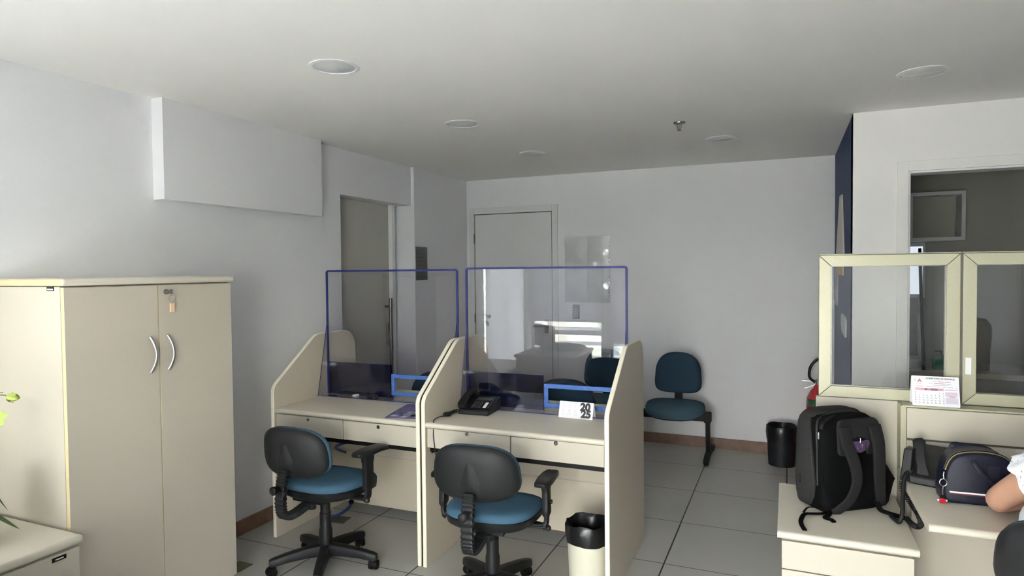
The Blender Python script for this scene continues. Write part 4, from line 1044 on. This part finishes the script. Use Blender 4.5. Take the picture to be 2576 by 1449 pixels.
t = thing('sprinkler_head', 'chrome fire sprinkler head hanging from the ceiling', 'sprinkler', (-.607, 4.05, ZC))
bm = bmesh.new(); lathe(bm, [(0, 0), (.036, 0), (.034, -.007), (.014, -.010), (.010, -.014), (0, -.014)], n=28); obj('escutcheon', bm, DSTEEL, t, smooth=True)
bm = bmesh.new(); lathe(bm, [(0, -.010), (.009, -.010), (.009, -.018), (0, -.020)], n=14); obj('nozzle', bm, CHROME, t, smooth=True)
bm = bmesh.new(); tube(bm, [(-.008, 0, -.014), (-.012, 0, -.028), (-.004, 0, -.044), (0, 0, -.046), (.004, 0, -.044), (.012, 0, -.028), (.008, 0, -.014)], .0016, n=6); cyl(bm, (0, 0, -.016), (0, 0, -.048), .0012, n=6); obj('frame', bm, DSTEEL, t, smooth=True)
bm = bmesh.new(); lathe(bm, [(0, -.048), (.014, -.0485), (.014, -.0495), (0, -.050)], n=18); obj('deflector', bm, DSTEEL, t, smooth=True)

# ------------------------------------------------------------------ backpack on the pedestal
t = thing('backpack', 'black and charcoal backpack standing on the drawer pedestal', 'backpack', (.196, 2.888, .6003), math.radians(37))
def bp_ring(a, b, z, cy, e=4.0, n=36, lean=0): return [(x, y+cy+lean, z) for x, y, _ in ring_se(a, b, 0, e, n)]
bm = bmesh.new()
prof = [(.126, .066, .000), (.133, .072, .006), (.136, .074, .04), (.135, .074, .16), (.133, .072, .26), (.129, .067, .33), (.120, .060, .355), (.100, .048, .368), (.06, .028, .372)]
loft(bm, [bp_ring(a, b, z, -.010, 6.0, lean=.02*(z/.4)) for a, b, z in prof])
obj('main_body', bm, DCLOTH, t, smooth=True)
bm = bmesh.new()
# hard front shell wrapping the far side and the left flank
def sh_ring(a, z, y0, y1):
    pts = []
    for x, y in fillet([(-a-.006, y0), (-a-.006, y1), (a+.006, y1), (a+.006, y0+.06), (a-.012, y0+.06), (a-.012, y1-.02), (-a+.012, y1-.02), (-a+.012, y0)], [.006, .05, .04, .004, .004, .03, .03, .006], 5): pts.append((x, y, z))
    return pts
R = []
for a, z, y0, y1 in ((.128, .004, .010, .085), (.134, .012, -.008, .092), (.139, .05, -.030, .098), (.140, .10, -.036, .100), (.139, .18, -.026, .100), (.136, .27, -.010, .099), (.130, .33, .002, .096), (.122, .352, .010, .092), (.108, .364, .018, .086)):
    R.append([(x, y+.004, z) for x, y, z in sh_ring(a, z, y0, y1)])
loft(bm, R); obj('front_shell', bm, DSHELL, t, smooth=True)
bm = bmesh.new(); loft(bm, [[(x*1.0, y, z+h) for x, y, z in ring_se(.112*s, .060*s2, 0, 3.2, 36, 0, .045)] for s, s2, h in ((1.12, 1.0, .350), (1.08, .98, .362), (.95, .85, .374), (.65, .55, .383), (.2, .2, .386))])
obj('top_lid', bm, DSHELL, t, smooth=True)
bm = bmesh.new(); sweep(bm, smooth_path([(-.134, -.040, .10), (-.134, -.036, .24), (-.130, -.030, .325), (-.112, -.022, .356), (-.05, -.016, .374), (.03, -.012, .376), (.09, -.016, .360)], 6), circ(.0055, 8)); obj('zipper', bm, BLKP, t, smooth=True)
bm = bmesh.new(); sweep(bm, smooth_path([(-.128, -.052, .325), (-.120, -.050, .345), (-.090, -.044, .358), (-.05, -.036, .368)], 5), circ(.009, 8), scale=None); obj('zip_opening', bm, BLKM, t, smooth=True)
obj('zip_puller', bx(-.139, -.134, -.050, -.042, .285, .312), SATIN, t, bevel=.0015)
obj('shell_badge', bx(-.1475, -.1455, .045, .052, .085, .120), BLKM, t)
# yoke with opening, then the two padded shoulder straps
bm = bmesh.new()
outer = fillet([(-.082, .366), (.098, .366), (.122, .32), (.116, .225), (.052, .220), (.048, .29), (-.030, .295), (-.034, .22), (-.080, .225)], [.03, .04, .03, .02, .01, .04, .04, .01, .02], 5)
def bulge(x, z): return -.088+.10*max(0, z-.30)**1.0*.9+.25*x*x
prism(bm, outer, 'y', 0, .014)
for v in bm.verts: v.co.y += bulge(v.co.x, v.co.z)-.006
obj('strap_yoke', bm, DSTRAP, t, bevel=.005)
bm = bmesh.new(); sphere(bm, (0.009, -.078, .278), .046, sx=1.0, sy=.25, sz=.85, u=18, v=10); obj('back_recess', bm, BLKM, t, smooth=True)
bm = bmesh.new(); pts = [(-.042, .262), (-.040, .284), (-.012, .280), (.022, .278), (.052, .282), (.058, .266), (.046, .244), (.016, .232), (-.02, .240)]
prism(bm, pts, 'y', -.099, -.088); obj('purple_pouch', bm, PURP, t, bevel=.004)
bm = bmesh.new(); tube(bm, [(.006+.012*math.cos(a), -.103, .262+.012*math.sin(a)) for a in [i*PI/5 for i in range(10)]], .0016, sub=2, n=6, closed=True); tube(bm, [(.008, -.102, .274), (.008, -.103, .290), (.005, -.102, .294)], .0022, n=6); box(bm, .028, .036, -.1045, -.102, .246, .274)
obj('key_rings', bm, CHROME, t, smooth=True)
def strap(path, w_, th, name='shoulder_strap', m=DSTRAP, up=(0, -1, 0), taper=None):
    bm = bmesh.new(); P = smooth_path(path, 7); n = len(P)
    sweep(bm, P, fillet([(-w_/2, -th/2), (w_/2, -th/2), (w_/2, th/2), (-w_/2, th/2)], [th*.45]*4, 3), up=up, scale=taper(n) if taper else None)
    return obj(name, bm, m, t, smooth=True)
strap([(-.058, -.090, .335), (-.052, -.104, .27), (-.030, -.116, .20), (-.022, -.120, .13), (-.045, -.112, .06), (-.085, -.094, .015), (-.105, -.086, .006)], .046, .013, taper=lambda n: [1.1-.45*(i/(n-1))**2 for i in range(n)])
strap([(.085, -.088, .335), (.090, -.104, .27), (.084, -.116, .20), (.084, -.118, .13), (.098, -.108, .06), (.116, -.094, .015)], .056, .013, taper=lambda n: [1.0-.25*(i/(n-1))**2 for i in range(n)])
# side wing and webbing on the right, loose webbing ends on the pedestal top
bm = bmesh.new(); prism(bm, [(.120, .225), (.140, .19), (.196, .110), (.188, .095), (.166, .020), (.150, .005), (.146, .015), (.160, .088), (.122, .065)], 'y', -.078, -.072); obj('side_wing', bm, DCLOTH, t)
bpi = (Matrix.Translation((.190, 2.885, .6003)) @ Matrix.Rotation(math.radians(37), 4, 'Z')).inverted()
def bl_(pts): return [tuple(bpi @ Vector(p)) for p in pts]
strap(bl_([(.318, 2.86, .64), (.330, 2.83, .615), (.352, 2.81, .612), (.385, 2.785, .613), (.412, 2.765, .612)]), .020, .012, 'webbing', DCLOTH, up=(0, 0, 1))
strap(bl_([(.145, 2.755, .606), (.121, 2.728, .606), (.085, 2.702, .610), (.058, 2.680, .612), (.045, 2.63, .606), (.046, 2.585, .605), (.056, 2.535, .604)]), .017, .004, 'webbing', DCLOTH, up=(0, 0, 1))
strap(bl_([(.120, 2.76, .62), (.095, 2.735, .625), (.070, 2.728, .622), (.055, 2.70, .612)]), .008, .003, 'webbing', DCLOTH, up=(0, 0, 1))
strap(bl_([(.150, 2.745, .606), (.140, 2.71, .607), (.130, 2.69, .605), (.150, 2.675, .605), (.158, 2.66, .604)]), .018, .008, 'webbing', DCLOTH, up=(0, 0, 1))

# ------------------------------------------------------------------ handbag on the right desk
t = thing('handbag', 'navy dome-shaped handbag with a white stripe on the right-hand desk', 'handbag', (.602, 2.672, .7403), math.radians(3)); t.scale = (.87, .9, .93)
dome = [(-.118, .0), (-.122, .03), (-.118, .09), (-.104, .145), (-.075, .180), (-.02, .193), (.04, .193), (.09, .178), (.118, .14), (.128, .08), (.130, .03), (.126, 0)]
dome = [tuple(p) for p in [(v.x, v.z) for v in smooth_path([(x, 0, z) for x, z in dome], 4)]]
def dring(s, y, dz=0): 
    return [((x)*s+(1-s)*.004, y, max(.0, (z-.09)*s+.09)+dz) for x, z in dome]
bm = bmesh.new(); loft(bm, [dring(.90, -.066), dring(.965, -.062), dring(1.0, -.048), dring(1.0, -.01), dring(1.0, .03), dring(1.0, .048), dring(.965, .062), dring(.90, .066)]); obj('body', bm, NAVYL, t, smooth=True)
for y in (-.050, -.034):
    bm = bmesh.new(); tube(bm, [(x*1.006, y, (z-.09)*1.01+.09) for x, z in dome[10:-10:3]], .0022, sub=2, n=6); obj('piping', bm, GOLD, t, smooth=True)
bm = bmesh.new(); tube(bm, [(x*1.004, -.042, (z-.09)*1.008+.09) for x, z in dome[10:-10:3]], .0045, sub=2, n=6); obj('zipper', bm, BLKM, t, smooth=True)
def band(z0, z1, m, name):
    bm = bmesh.new(); n = 22; A = []
    for i in range(n+1):
        x = -.121+.247*i/n; e = max(0, abs(x-.002)-.098)/.03; y = -.0665+.022*min(1, e)**2; dz = .010*min(1, e*.9)**1.5 if x < 0 else 0
        A.append((bm.verts.new((x, y-.0008, z0+dz)), bm.verts.new((x, y-.0008, z1+dz)), bm.verts.new((x, y+.001, z1+dz)), bm.verts.new((x, y+.001, z0+dz))))
    for p, q in zip(A, A[1:]):
        for k in range(4): bm.faces.new((p[k], q[k], q[(k+1) % 4], p[(k+1) % 4]))
    obj(name, bm, m, t, smooth=True)
band(.041, .0465, WHITE, 'white_stripe'); band(.0365, .0405, mat('wine_red', (.10, .012, .025), .5), 'red_stripe')
bm = bmesh.new(); prism(bm, fillet([(.022, .155), (.066, .155), (.062, .098), (.045, .080), (.026, .092)], [.008, .008, .012, .02, .012], 4), 'y', -.0695, -.064); obj('front_tab', bm, NAVYL, t, bevel=.002)
bm = bmesh.new(); sweep(bm, smooth_path([(-.025, -.062, .165), (-.022, -.076, .160), (.000, -.086, .125), (.040, -.088, .085), (.075, -.084, .060), (.098, -.080, .085), (.104, -.074, .13), (.102, -.064, .158)], 8), fillet([(-.008, -.003), (.008, -.003), (.008, .003), (-.008, .003)], [.002]*4, 2), up=(0, -1, .2)); obj('handle', bm, NAVYL, t, smooth=True)
bm = bmesh.new(); sweep(bm, smooth_path([(-.070, .05, .160), (-.060, .058, .190), (-.03, .060, .192), (.03, .058, .190), (.07, .052, .178), (.095, .045, .15)], 8), fillet([(-.010, -.003), (.010, -.003), (.010, .003), (-.010, .003)], [.002]*4, 2), up=(0, -1, .6)); obj('handle', bm, NAVYL, t, smooth=True)
bm = bmesh.new(); tube(bm, [(-.122, -.072, .118), (-.125, -.076, .106), (-.124, -.078, .094)], .0028, n=8); obj('zip_pull', bm, CHROME, t, smooth=True)
kc = obj('key_ring', (lambda b: (tube(b, [(-.127+.0125*math.cos(a), -.081, .080+.0135*math.sin(a)) for a in [i*PI/6 for i in range(12)]], .0016, sub=2, n=6, closed=True), tube(b, [(-.127, -.081, .066), (-.129, -.081, .050), (-.128, -.081, .034)], .0022, n=6), b)[-1])(bmesh.new()), SATIN, t, smooth=True)
bm = bmesh.new(); box(bm, -.139, -.119, -.088, -.074, .004, .022); box(bm, -.136, -.122, -.085, -.077, .022, .034, mi=1); sphere(bm, (-.143, -.081, .014), .0042, mi=2, u=8, v=6); sphere(bm, (-.115, -.081, .014), .0042, mi=2, u=8, v=6)
obj('charm', bm, [REDM, BLKM, WHITE], kc, bevel=.002)

# second telephone at the back of the right desk, cord hanging in front
ph = thing('desk_telephone', 'black telephone half hidden behind the navy handbag, handset raised', 'telephone', (.508, 2.860, .7403), math.radians(-22))
bm = bmesh.new(); prism(bm, [(-.09, 0), (.08, 0), (.095, .115), (.075, .118), (-.085, .03)], 'x', -.055, .085); obj('body', bm, BLKP, ph, bevel=.006)
bm = bmesh.new(); prism(bm, fillet([(-.09, 0), (-.055, 0), (-.045, .125), (-.075, .125)], [.006]*4, 3), 'y', -.07, -.02); obj('side_wing', bm, BLKP, ph, bevel=.004)
bm = bmesh.new(); rr = []
for s, w_, d0, d1 in ((-.01, .012, -.006, .006), (0, .020, -.015, .014), (.03, .021, -.018, .014), (.06, .017, -.004, .016), (.10, .017, -.002, .018), (.13, .021, -.018, .014), (.155, .020, -.015, .014), (.165, .012, -.006, .006)):
    rr.append([(q[0], -q[1], s) for q in fillet([(-w_, d0), (w_, d0), (w_, d1), (-w_, d1)], [.005]*4, 3)])
loft(bm, rr); bmesh.ops.transform(bm, matrix=Matrix.Translation((-.006, -.070, .010)) @ Matrix.Rotation(math.radians(-26), 4, 'X') @ Matrix.Rotation(math.radians(-13), 4, 'Y'), verts=bm.verts)
obj('handset', bm, BLKP, ph, smooth=True)
bm = bmesh.new()
def wl(p): return tuple(ph_inv @ Vector(p))
ph_inv = (Matrix.Translation((.508, 2.860, .7403)) @ Matrix.Rotation(math.radians(-22), 4, 'Z')).inverted()
coil(bm, [wl(p) for p in ((.480, 2.86, .760), (.450, 2.835, .775), (.418, 2.81, .768), (.402, 2.80, .72), (.425, 2.785, .675), (.448, 2.76, .640), (.452, 2.72, .618), (.438, 2.70, .613), (.424, 2.72, .613), (.414, 2.76, .616))], .0082, .0027, 62)
obj('coiled_cord', bm, BLKP, ph)
bm = bmesh.new(); tube(bm, [wl(p) for p in ((.440, 2.83, .775), (.412, 2.80, .76), (.400, 2.76, .70), (.394, 2.72, .655), (.384, 2.71, .620), (.376, 2.745, .611), (.365, 2.79, .611))], .0082, n=8)
obj('cord_sleeve', bm, BLKP, ph, smooth=True)

# ------------------------------------------------------------------ person at the right desk
def skin_body(name, nodes, edges, m, parent, root=0, sub=2):
    me = bpy.data.meshes.new(name); me.from_pydata([n[0] for n in nodes], edges, []); me.update()
    o = bpy.data.objects.new(name, me); C.objects.link(o); o.parent = parent; me.materials.append(m)
    md = o.modifiers.new('skin', 'SKIN'); md.use_smooth_shade = True
    for i, n in enumerate(nodes):
        v = me.skin_vertices[0].data[i]; r = n[1]; v.radius = r if isinstance(r, tuple) else (r, r); v.use_root = (i == root)
    s = o.modifiers.new('sub', 'SUBSURF'); s.levels = sub; s.render_levels = sub
    return o
px, py = .86, 2.17
N = [((.80, 2.13, .560), (.135, .105)), ((.81, 2.145, .66), (.125, .095)), ((.825, 2.18, .77), (.125, .095)), ((.845, 2.235, .88), (.135, .10)), ((.86, 2.275, .960), (.115, .075)), ((.862, 2.30, 1.02), (.052, .052)), ((.865, 2.325, 1.08), (.048, .05)),
     ((.868, 2.350, 1.14), (.062, .072)), ((.868, 2.360, 1.20), (.074, .086)), ((.868, 2.355, 1.26), (.066, .078)), ((.868, 2.345, 1.295), (.035, .04)),
     ((.722, 2.322, .950), (.054, .050)), ((.690, 2.385, .895), (.049, .047)), ((.655, 2.465, .825), (.043, .042)), ((.646, 2.515, .788), (.040, .038)), ((.690, 2.560, .779), (.037, .033)), ((.76, 2.60, .776), (.031, .026)), ((.83, 2.635, .771), (.023, .018)), ((.862, 2.648, .769), (.024, .015)), ((.893, 2.66, .767), (.028, .013)), ((.915, 2.67, .765), (.026, .011)),
     ((1.000, 2.255, .950), (.056, .050)), ((1.045, 2.32, .88), (.048, .046)), ((1.075, 2.41, .81), (.041, .040)), ((1.07, 2.47, .788), (.037, .035)), ((1.02, 2.56, .778), (.029, .024)), ((1.00, 2.61, .772), (.022, .017)), ((.992, 2.645, .768), (.028, .013)), ((.988, 2.675, .766), (.026, .011)),
     ((.715, 2.20, .555), (.085, .078)), ((.735, 2.40, .545), (.068, .065)), ((.76, 2.53, .525), (.055, .056)), ((.765, 2.54, .35), (.050, .052)), ((.77, 2.53, .13), (.033, .036)), ((.77, 2.54, .055), (.035, .035)), ((.775, 2.63, .035), (.034, .024)),
     ((.895, 2.17, .555), (.085, .078)), ((.95, 2.36, .545), (.068, .065)), ((.99, 2.50, .525), (.055, .056)), ((.995, 2.51, .35), (.050, .052)), ((1.0, 2.50, .13), (.033, .036)), ((1.0, 2.51, .055), (.035, .035)), ((1.005, 2.60, .035), (.034, .024))]
E_ = [(0,1),(1,2),(2,3),(3,4),(4,5),(5,6),(6,7),(7,8),(8,9),(9,10),(4,11),(11,12),(12,13),(13,14),(14,15),(15,16),(16,17),(17,18),(18,19),(19,20),(4,21),(21,22),(22,23),(23,24),(24,25),(25,26),(26,27),(27,28),(0,29),(29,30),(30,31),(31,32),(32,33),(33,34),(34,35),(0,36),(36,37),(37,38),(38,39),(39,40),(40,41),(41,42)]
# fingers: short chains rooted in each palm
def fingers(palm, d, side, thumbdir):
    d = Vector(d).normalized(); s = Vector(side).normalized()
    for k, (off, L) in enumerate(((-.021, .060), (-.007, .068), (.007, .064), (.020, .050))):
        b = Vector(N[palm][0])+s*off+d*.012; i0 = len(N)
        for q, (ff, dz, r) in enumerate(((.30, .004, .0088), (.65, .002, .0082), (1.0, -.006, .0068))): N.append((tuple(b+d*(L*ff)+Vector((0, 0, dz))), (r, r)))
        E_.extend([(palm, i0), (i0, i0+1), (i0+1, i0+2)])
    b = Vector(N[palm-1][0]); i0 = len(N); td = Vector(thumbdir).normalized()
    for ff, r in ((.022, .0105), (.042, .0095), (.060, .008)): N.append((tuple(b+td*ff), (r, r)))
    E_.extend([(palm-1, i0), (i0, i0+1), (i0+1, i0+2)])
fingers(20, (.92, .36, 0), (-.36, .92, 0), (.45, .75, .1)); fingers(28, (-.06, 1, 0), (1, .06, 0), (-.75, .5, .1))
per = thing('person', 'seated person in a white eyelet blouse, elbow resting on the right-hand desk', 'person', (-.022, 0, .004))
body = skin_body('body', N, E_, SKIN, per)
# face
fx, fy, fz = .868, 2.360, 1.185
bm = bmesh.new(); loft(bm, [[(fx+w_*math.cos(a), fy+.074+d_*max(0, math.sin(a)), z) for a in [2*PI*i/12 for i in range(12)]] for w_, d_, z in ((.006, .010, fz+.03), (.009, .018, fz+.012), (.014, .026, fz-.006), (.010, .012, fz-.014))]); obj('nose', bm, SKIN, per, smooth=True)
for s in (-1, 1):
    bm = bmesh.new(); sphere(bm, (fx+s*.030, fy+.072, fz+.022), .012, sy=.7, sz=.7, u=14, v=8); sphere(bm, (fx+s*.030, fy+.0795, fz+.022), .0045, sy=.5, mi=1, u=10, v=6); obj('eye', bm, [WHITE, INK], per, smooth=True)
    bm = bmesh.new(); sphere(bm, (fx+s*.073, fy-.005, fz+.012), .022, sx=.3, sy=.6, u=12, v=8); obj('ear', bm, SKIN, per, smooth=True)
bm = bmesh.new(); sphere(bm, (fx, fy+.078, fz-.036), .022, sy=.35, sz=.28, u=14, v=8); obj('mouth', bm, mat('lips', (.40, .14, .12), .4), per, smooth=True)
# blouse: torso and short scalloped sleeves
B = [((.80, 2.135, .615), (.150, .120)), ((.812, 2.15, .70), (.142, .110)), ((.826, 2.185, .79), (.142, .108)), ((.845, 2.235, .89), (.148, .112)), ((.86, 2.275, .965), (.128, .086)), ((.862, 2.295, 1.005), (.068, .060)), ((.735, 2.318, .955), (.066, .060)), ((1.00, 2.258, .955), (.068, .060)), ((1.035, 2.30, .90), (.064, .058)), ((.676, 2.195, .81), (.080, .08)), ((.688, 2.245, .895), (.078, .078))]
bl = skin_body('blouse', B, [(0,1),(1,2),(2,3),(3,4),(4,5),(4,6),(4,7),(7,8),(2,9),(9,10)], LACE, per)
def sleeve(p0, p1, r0, r1, ph_):
    bm = bmesh.new(); p0 = Vector(p0); p1 = Vector(p1); d = (p1-p0); dn = d.normalized(); a = dn.cross(Vector((0, 0, 1))).normalized(); b = dn.cross(a); n = 72; rr = []
    for t_ in (0, .25, .5, .72, .88, 1.0, .98, .80):
        inner = 1 if len(rr) < 6 else .93
        ring = []
        for i in range(n):
            an = 2*PI*i/n; sc = abs(math.sin(an*4.5+ph_)) ; wav = 1+.05*math.sin(an*9)*t_+.03*math.sin(an*5+1)*t_
            r = (r0+(r1-r0)*t_)*wav*inner; L = t_+(.16*sc*(1 if t_ > .85 else 0))
            vb = b*math.sin(an)*(1.0 if (b*math.sin(an)).z > 0 else 1.0+1.0*t_)
            ring.append(tuple(p0+dn*(d.length*L)+r*(math.cos(an)*a+vb)))
        rr.append(ring)
    loft(bm, rr, cap=False); return bm
SL0, SL1 = (.765, 2.300, .975), (.722, 2.345, .915)
obj('sleeve', sleeve(SL0, SL1, .062, .098, 0), LACE, per, smooth=True)
obj('sleeve', sleeve((.985, 2.258, .965), (1.045, 2.33, .875), .056, .074, 0), LACE, per, smooth=True)
bm = bmesh.new()
for i in range(60):
    u, v = random.random(), random.random(); an = 1.9+2.6*u
    p0 = Vector(SL0); p1 = Vector(SL1); d = p1-p0; dn = d.normalized(); a = dn.cross(Vector((0, 0, 1))).normalized(); b = dn.cross(a)
    tt = .55+.42*v; r = (.062+(.098-.062)*tt)*1.06
    sphere(bm, tuple(p0+d*tt+r*(math.cos(an)*a+b*math.sin(an)*(1.0 if (b*math.sin(an)).z > 0 else 1.0+tt))), .0016, u=6, v=4)
obj('eyelet', bm, GINK, per)['kind'] = 'stuff'
bm = bmesh.new(); rr = []
for z, w_, d_, oy in ((1.295, .02, .02, -.01), (1.29, .062, .066, -.012), (1.26, .084, .088, -.018), (1.20, .090, .090, -.030), (1.13, .088, .078, -.048), (1.06, .094, .060, -.080), (.99, .105, .040, -.125), (.92, .095, .028, -.165), (.87, .06, .015, -.19)):
    rr.append([(fx+w_*math.cos(a)*(1+.03*math.sin(9*a)), fy+oy+d_*math.sin(a)*(1 if math.sin(a) < 0 else .62), z) for a in [2*PI*i/40 for i in range(40)]])
loft(bm, rr); obj('hair', bm, HAIR, per, smooth=True)
bm = bmesh.new(); tube(bm, [(fx-.060, fy-.05, 1.14), (fx-.095, fy-.075, 1.075), (fx-.135, fy-.085, 1.045), (fx-.175, fy-.085, 1.028), (fx-.190, fy-.115, 1.00)], .017, n=10, scale=None); obj('hair', bm, HAIR, per, smooth=True)
TR = [((.80, 2.13, .555), (.150, .112)), ((.715, 2.20, .560), (.096, .086)), ((.735, 2.40, .550), (.078, .073)), ((.76, 2.535, .525), (.064, .064)), ((.765, 2.54, .35), (.060, .060)), ((.77, 2.535, .12), (.050, .052)), ((.895, 2.17, .560), (.096, .086)), ((.95, 2.36, .550), (.078, .073)), ((.99, 2.505, .525), (.064, .064)), ((.995, 2.51, .35), (.060, .060)), ((1.0, 2.505, .12), (.050, .052))]
skin_body('trousers', TR, [(0,1),(1,2),(2,3),(3,4),(4,5),(0,6),(6,7),(7,8),(8,9),(9,10)], JEAN, per)
for sx_, sy_ in ((.775, 2.585), (1.005, 2.555)):
    bm = bmesh.new(); loft(bm, [ring_se(.042, .125, .0, 2.4, 24, sx_, sy_), ring_se(.044, .128, .015, 2.4, 24, sx_, sy_), ring_se(.040, .12, .045, 2.4, 24, sx_, sy_-.005), ring_se(.03, .07, .075, 2.4, 24, sx_, sy_-.035)]); obj('shoe', bm, BLKP, per, smooth=True)

# ------------------------------------------------------------------ pantry room beyond the doorway
t = thing('wall_shelf_box', 'white square box shelf on the wall of the dark room beyond the doorway', 'shelf', (1.0, YB-.08, 1.915))
bm = bmesh.new()
for q in ((-.175, .175, .155, .18), (-.175, .175, -.175, -.15), (-.175, -.15, -.15, .155), (.15, .175, -.15, .155)): box(bm, q[0], q[1], -.18, -.001, q[2], q[3])
obj('frame', bm, DOORW, t); obj('back_board', bx(-.15, .15, -.012, -.001, -.15, .155), GREYR, t)
bm = bmesh.new()
for q in ((.80, .955, 1.705, 1.735), (.80, .955, 1.32, 1.345), (.80, .815, 1.345, 1.705), (.940, .955, 1.345, 1.705)): box(bm, q[0], q[1], YB-.110, YB-.081, q[2], q[3])
pw = struct('window_7', bm, FRAMEW)
struct('pane', bx(.815, .940, YB-.098, YB-.094, 1.345, 1.705), mat('frosted_daylight', (.8, .85, .9), .4, emis=(.82, .9, 1.0), estr=.75), parent=pw)
t = thing('sink_counter', 'pale sink counter inside the dark room beyond the doorway', 'counter', (1.15, YB-.35, 0))
obj('worktop', bx(-.70, .88, -.30, .26, .80, .84), LAMDK, t, bevel=.004); obj('cabinet_body', bx(-.68, .87, -.27, .26, .0, .80), GREYR, t)
bm = bmesh.new(); lathe(bm, [(.14, .055), (.15, .06), (.16, .05), (.14, .0), (0, .0)], c=(-.40, -.02, .84), n=32); obj('basin', bm, WHITE, t, smooth=True)
t = thing('soap_bottle', 'green liquid soap pump bottle on the sink counter', 'bottle', (.985, YB-.52, .8405))
bm = bmesh.new(); loft(bm, [ring_se(.050, .030, z, 4, 24) for z in (0, .004, .06, .085)]+[ring_se(.018, .018, .10, 2.2, 24)]); obj('bottle', bm, SOAP, t, smooth=True)
bm = bmesh.new(); cyl(bm, (0, 0, .10), (0, 0, .13), .007, n=10); cyl(bm, (0, 0, .128), (-.04, 0, .124), .005, n=8); obj('pump', bm, BLKP, t, smooth=True)
bm = bmesh.new(); tube(bm, [(.868, YB-.60, 0.84), (.855, YB-.60, 1.2), (.84, YB-.60, 1.68)], .010, n=8); 
bm2 = bm; t = tag(obj('broom_handle', bm2, BLKM, None, smooth=True), 'thin black pole standing upright in the dark room beyond the doorway', 'pole')
struct('trim_5', bx(.915, .935, YB-.093, YB-.081, .84, 1.32), DOORW)
bm = bmesh.new(); prism(bm, [(1.19, 1.30), (1.205, 1.30), (1.205, 1.62), (1.19, 1.62)], 'y', YB-.10, YB-.081); struct('trim_6', bm, DOORW)

# ------------------------------------------------------------------ desk with monitor by the windows (seen mirrored in the screens)
t = thing('work_desk', 'desk by the office windows holding the computer monitor', 'desk', (-2.08, .58, 0))
obj('desktop', bx(-.30, .30, -.34, .42, .712, .74), LAMTOP, t, bevel=.008)
for y in (-.33, .39): obj('leg_panel', bx(-.28, .28, y-.012, y+.012, 0, .711), LAM, t)
t = thing('computer_monitor', 'black computer monitor on the desk by the office windows', 'monitor', (-2.13, .80, .7405), math.radians(42))
obj('screen', bx(-.19, .19, -.012, .012, .06, .275), BLKP, t, bevel=.005); obj('stand', bx(-.02, .02, .012, .028, .01, .18), BLKP, t); obj('base', bx(-.07, .07, -.05, .06, 0, .010), BLKP, t, bevel=.004)
t = thing('jacket_heap', 'dark jacket lying in a heap on the desk by the windows', 'jacket', (-2.03, .48, .7405))
bm = bmesh.new(); loft(bm, [[(x*(1+.1*math.sin(5*x*9)), y*(1+.12*math.sin(40*x)), z) for x, y, _ in ring_se(.24*s, .16*s, 0, 2.3, 40)] for s, z in ((1, 0), (.98, .02), (.8, .045), (.5, .06), (.2, .065))]); obj('cloth', bm, DCLOTH, t, smooth=True)
